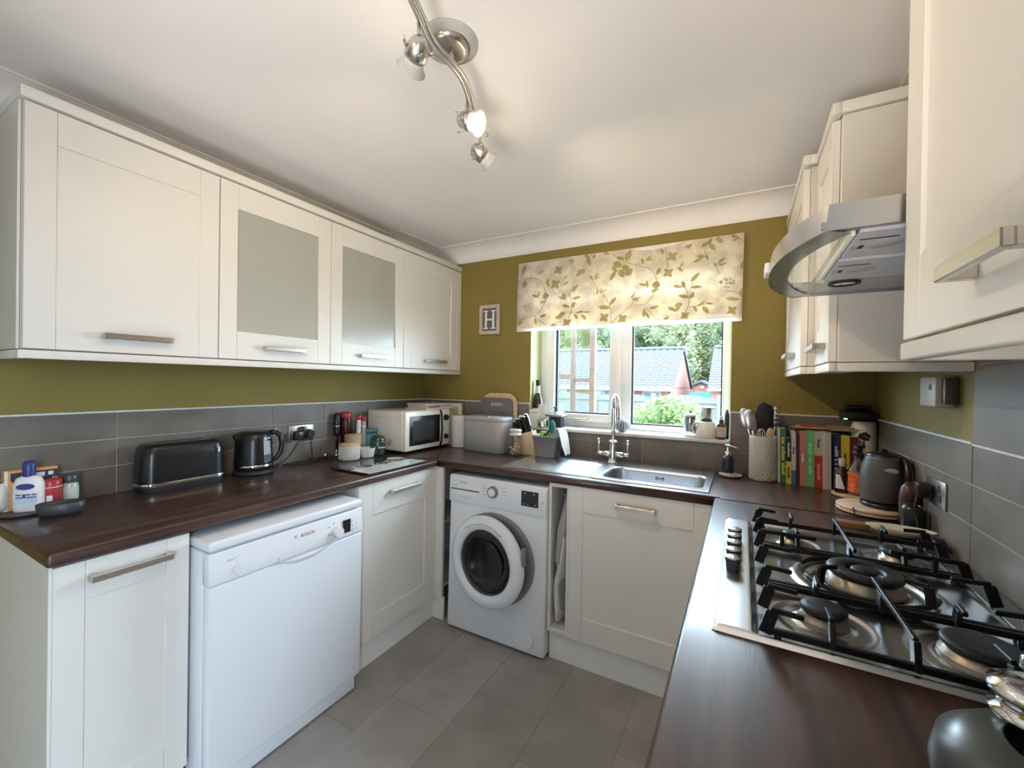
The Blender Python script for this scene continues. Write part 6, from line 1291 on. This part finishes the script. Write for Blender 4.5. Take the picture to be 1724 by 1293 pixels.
def roof(t, x0, x1, ye, ze, yr, zr, n=16):
    """slope facing the window: courses with a stepped profile and a wavy lower edge, one mesh"""
    tm = bmesh.new(); nx = int((x1-x0)/.07)
    for c in range(n):
        s0, s1 = c/n, (c+1.12)/n; rows = []
        for s_, up in ((s0, .055), (min(1, s1), .0)):
            rows.append([tm.verts.new((x0+(x1-x0)*i/nx, ye+(yr-ye)*s_, ze+(zr-ze)*s_+up+.022*math.sin(2*PI*i/4))) for i in range(nx+1)])
        low = [tm.verts.new((v.co.x, v.co.y+.01, v.co.z-.055)) for v in rows[0]]
        for a, c2 in ((low, rows[0]), (rows[0], rows[1])):
            for i in range(nx): tm.faces.new((a[i], a[i+1], c2[i+1], c2[i]))
    b = B(); b._merge(tm, 0, False); o = obj('roof_tiles', b, slate, t); o['kind'] = 'stuff'
    b = B(); b.tube([(x0, yr, zr+.05), (x1, yr, zr+.05)], .07, 8); obj('ridge_tiles', b, slate, t)
def win_out(t, x0, x1, z0, z1, y):
    b = B(); w = .05; b.box(x0, x1, y-.04, y+.01, z0, z0+w); b.box(x0, x1, y-.04, y+.01, z1-w, z1)
    for x in (x0, (x0+x1)/2-w/2, x1-w): b.box(x, x+w, y-.04, y+.01, z0+w, z1-w)
    f = obj('window', b, M['outwhite'], t); b = B(); b.box(x0+w, x1-w, y-.02, y-.01, z0+w, z1-w); obj('pane', b, cmat('far_window_glass', (0.110, 0.130, 0.140), .1), f)
t = thing('brick_bungalow', 'red brick bungalow with grey tiled roof seen through both window panes', 'house', (-3, 16.5, gz(16)))
ye, yr_, xr_ = 14.0, 17.2, -.16
b = B(); b.box(-8.5, xr_-.05, 14.45, 20, gz(17), 1.22); obj('wall', b, brick, t)
b = B(); b.prism([(14.45, 1.2), (20.0, 1.2), (17.2, 2.72)], xr_-.15, xr_-.05, mx=Matrix(((0, 0, 1, 0), (1, 0, 0, 0), (0, 1, 0, 0), (0, 0, 0, 1)))); obj('gable', b, brick, t)
roof(t, -8.7, xr_, ye, 1.20, yr_, 2.92, 17)
b = B(); b.prism([(17.2, 2.9), (20.6, 1.25), (20.6, 1.15), (17.2, 2.8)], -8.7, xr_+.02, mx=Matrix(((0, 0, 1, 0), (1, 0, 0, 0), (0, 1, 0, 0), (0, 0, 0, 1)))); obj('roof_back', b, slate, t)
b = B(); b.box(-8.7, xr_, 13.93, 14.02, 1.10, 1.22); b.cyl((-.28, 14.38, 1.15), (-.28, 14.38, gz(14)), .04, seg=10); obj('gutter', b, M['outwhite'], t)
win_out(t, -1.36, -.66, .45, 1.08, 14.44); win_out(t, -3.25, -2.55, .45, 1.10, 14.44); win_out(t, -5.2, -4.5, .45, 1.10, 14.44)
t = thing('brick_bungalow', 'second brick bungalow with grey roof at the right edge of the window', 'house', (3, 17.5, gz(17)))
b = B(); b.box(1.02, 7.0, 15.4, 21, gz(18), 1.24); obj('wall', b, brick, t)
roof(t, .93, 7.2, 15.0, 1.24, 18.4, 3.02, 17)
b = B(); b.prism([(15.4, 1.2), (21.0, 1.2), (18.4, 2.9)], 1.02, 1.12, mx=Matrix(((0, 0, 1, 0), (1, 0, 0, 0), (0, 1, 0, 0), (0, 0, 0, 1)))); obj('gable', b, brick, t)
win_out(t, 1.42, 2.1, .5, 1.06, 15.39)
b = B(); b.box(.93, 7.2, 14.93, 15.02, 1.14, 1.25); obj('gutter', b, M['outwhite'], t)
t = thing('brick_garage', 'small brick garage with a green door between the two bungalows', 'garage', (.1, 22.5, gz(22)))
PX = Matrix(((1, 0, 0, 0), (0, 0, 1, 0), (0, 1, 0, 0), (0, 0, 0, 1)))
b = B(); b.box(-.80, 1.15, 21.35, 23.6, gz(22), 1.08); b.prism([(-.80, 1.08), (1.15, 1.08), (.17, 1.53)], 21.35, 21.5, mx=PX); obj('wall', b, brick, t)
b = B(); b.prism([(-1.0, 1.07), (.17, 1.62), (.17, 1.51), (-.95, .99)], 21.2, 23.7, mx=PX); b.prism([(1.35, 1.07), (1.30, .99), (.17, 1.51), (.17, 1.62)], 21.2, 23.7, mx=PX); obj('roof', b, slate, t)
b = B(); b.box(-.41, .83, 21.3, 21.36, gz(21), .965); obj('garage_door', b, cmat('green_door_paint', (.03, .18, .14), .4), t)
b = B(); b.cyl((.24, 21.3, 1.24), (.24, 21.36, 1.24), .09, seg=20); obj('round_vent', b, cmat('grey_vent', (.2, .21, .2)), t)
# leaf cards
def leaves(name, parent, m_, blobs, n, size, seed, flat=1.0):
    rs = random.Random(seed); tm = bmesh.new(); tot = sum(r**2 for *_, r in blobs)
    for bx, by, bz, r in blobs:
        for _ in range(int(n*r*r/tot)):
            v = Vector((rs.gauss(0, 1), rs.gauss(0, 1), rs.gauss(0, 1))).normalized(); p = Vector((bx, by, bz)) + v*r*rs.uniform(.72, 1.08)
            a = Vector((rs.gauss(0, 1), rs.gauss(0, 1), rs.gauss(0, .6))).normalized(); c = a.cross(v+Vector((rs.uniform(-.5, .5), rs.uniform(-.5, .5), rs.uniform(-.5, .5)))).normalized(); s_ = size*rs.uniform(.6, 1.3)
            tm.faces.new([tm.verts.new(p+a*s_), tm.verts.new(p+c*s_*.5), tm.verts.new(p-a*s_), tm.verts.new(p-c*s_*.5)])
    b = B(); b.bm.free(); b.bm = tm; o = obj(name, b, m_, parent, recalc=False); o['kind'] = 'stuff'; return o
lg = translucent('bush_leaf', (.15, .21, .075), .35, 0); tg = [translucent('tree_leaf', (.115, .15, .075), .35, 0), translucent('tree_leaf_pale', (.19, .20, .10), .35, 0), translucent('tree_leaf_dark', (.075, .11, .06), .3, 0)]
t = thing('garden_bush', 'bright green leafy bush filling the lower right window pane', 'bush', (1.0, 5, gz(5)))
rs = random.Random(2)
bl = [(.55+.13*i+rs.uniform(-.1, .1), 5.0+rs.uniform(-.3, .3), .62+.40*math.exp(-((.55+.13*i-.98)/.38)**2)+rs.uniform(-.08, .05)-.10, .28) for i in range(9)] + [(x, 5.1+rs.uniform(-.2, .2), z, .36) for x in (.35, .7, 1.05, 1.4) for z in (.1, .45)]
leaves('foliage', t, lg, bl, 9000, .045, 4)
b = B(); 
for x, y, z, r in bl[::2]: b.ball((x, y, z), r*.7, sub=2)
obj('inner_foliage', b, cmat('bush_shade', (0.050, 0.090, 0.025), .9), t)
b = B(); b.tube([(1.0, 5.0, gz(5)), (1.0, 5.05, .3)], [.05, .03], 8); obj('stem', b, cmat('bark', (.12, .09, .06), .9), t)
tr = [(-9.7, 25.6, 7.2, 0, 'dark leafy tree at the left edge of the left window pane'), (-7.7, 28.6, 7.6, 2, 'deep green tree, second from the left behind the bungalow roof'), (-5.7, 25.6, 7.0, 0, 'mid green tree above the bungalow roof beside the window mullion'), (-3.8, 28.6, 7.6, 2, 'shadowy tree just right of the window mullion'),
      (-1.9, 25.6, 7.2, 1, 'pale green tree above the right end of the bungalow roof'), (.1, 28.6, 7.8, 1, 'yellowish tree behind the garage, between the two roofs'), (2.0, 25.6, 7.2, 0, 'mid green tree above the second bungalow at the right window edge'), (4.0, 28.6, 7.4, 2, 'dark tree behind the second bungalow, farthest right')]
for i, (x, y, h, k2, lb) in enumerate(tr):
    t = thing('leafy_tree', lb, 'tree', (x, y, gz(y)), 'trees behind the bungalows')
    rs = random.Random(20+i); bl = [(x+rs.uniform(-.95, .95), y+rs.uniform(-.5, .5), .7+(h-1.5)*(q+.5)/26, rs.uniform(.70, 1.0)) for q in range(26)]
    leaves('foliage', t, tg[k2], bl, 6500, .12, 40+i)
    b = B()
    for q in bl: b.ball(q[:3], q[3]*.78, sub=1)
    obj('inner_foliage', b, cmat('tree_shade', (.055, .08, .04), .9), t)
    b = B(); b.tube([(x, y, gz(y)), (x+.1, y, h*.55)], [.16, .08], 8); obj('trunk', b, M['bark'], t)
# brown framed glazed side screen just outside, left
t = thing('brown_glazed_porch', 'brown timber framed porch glazing standing outside the left window pane', 'porch', (.75, 1.2, gz(1.2)))
bf = cmat('brown_timber', (0.075, 0.043, 0.030), .6, noise=.2, nscale=12)
for x0, x1 in ((.728, .768), (.910, .958), (.46, .50)):
    b = B(); b.box(x0, x1, 1.17, 1.22, gz(1.2), 2.0, .003, 1); obj('frame_post', b, bf, t)
for z0, z1, xa, xb in ((1.400, 1.445, .50, .728), (1.372, 1.408, .768, .91), (1.96, 2.0, .50, .91), (1.045, 1.085, .50, .91)):
    b = B(); b.box(xa, xb, 1.172, 1.218, z0, z1, .003, 1); obj('frame_rail', b, bf, t)
pg = glassmat('porch_glass', (.80, .88, .92), refl=.10)
for x0, x1 in ((.50, .728), (.768, .91)):
    b = B(); b.box(x0, x1, 1.193, 1.197, 1.085, 1.96); obj('glass_pane', b, pg, t)
b = B(); b.box(.50, .91, 1.18, 1.21, gz(1.2), 1.045); obj('lower_panel', b, bf, t)
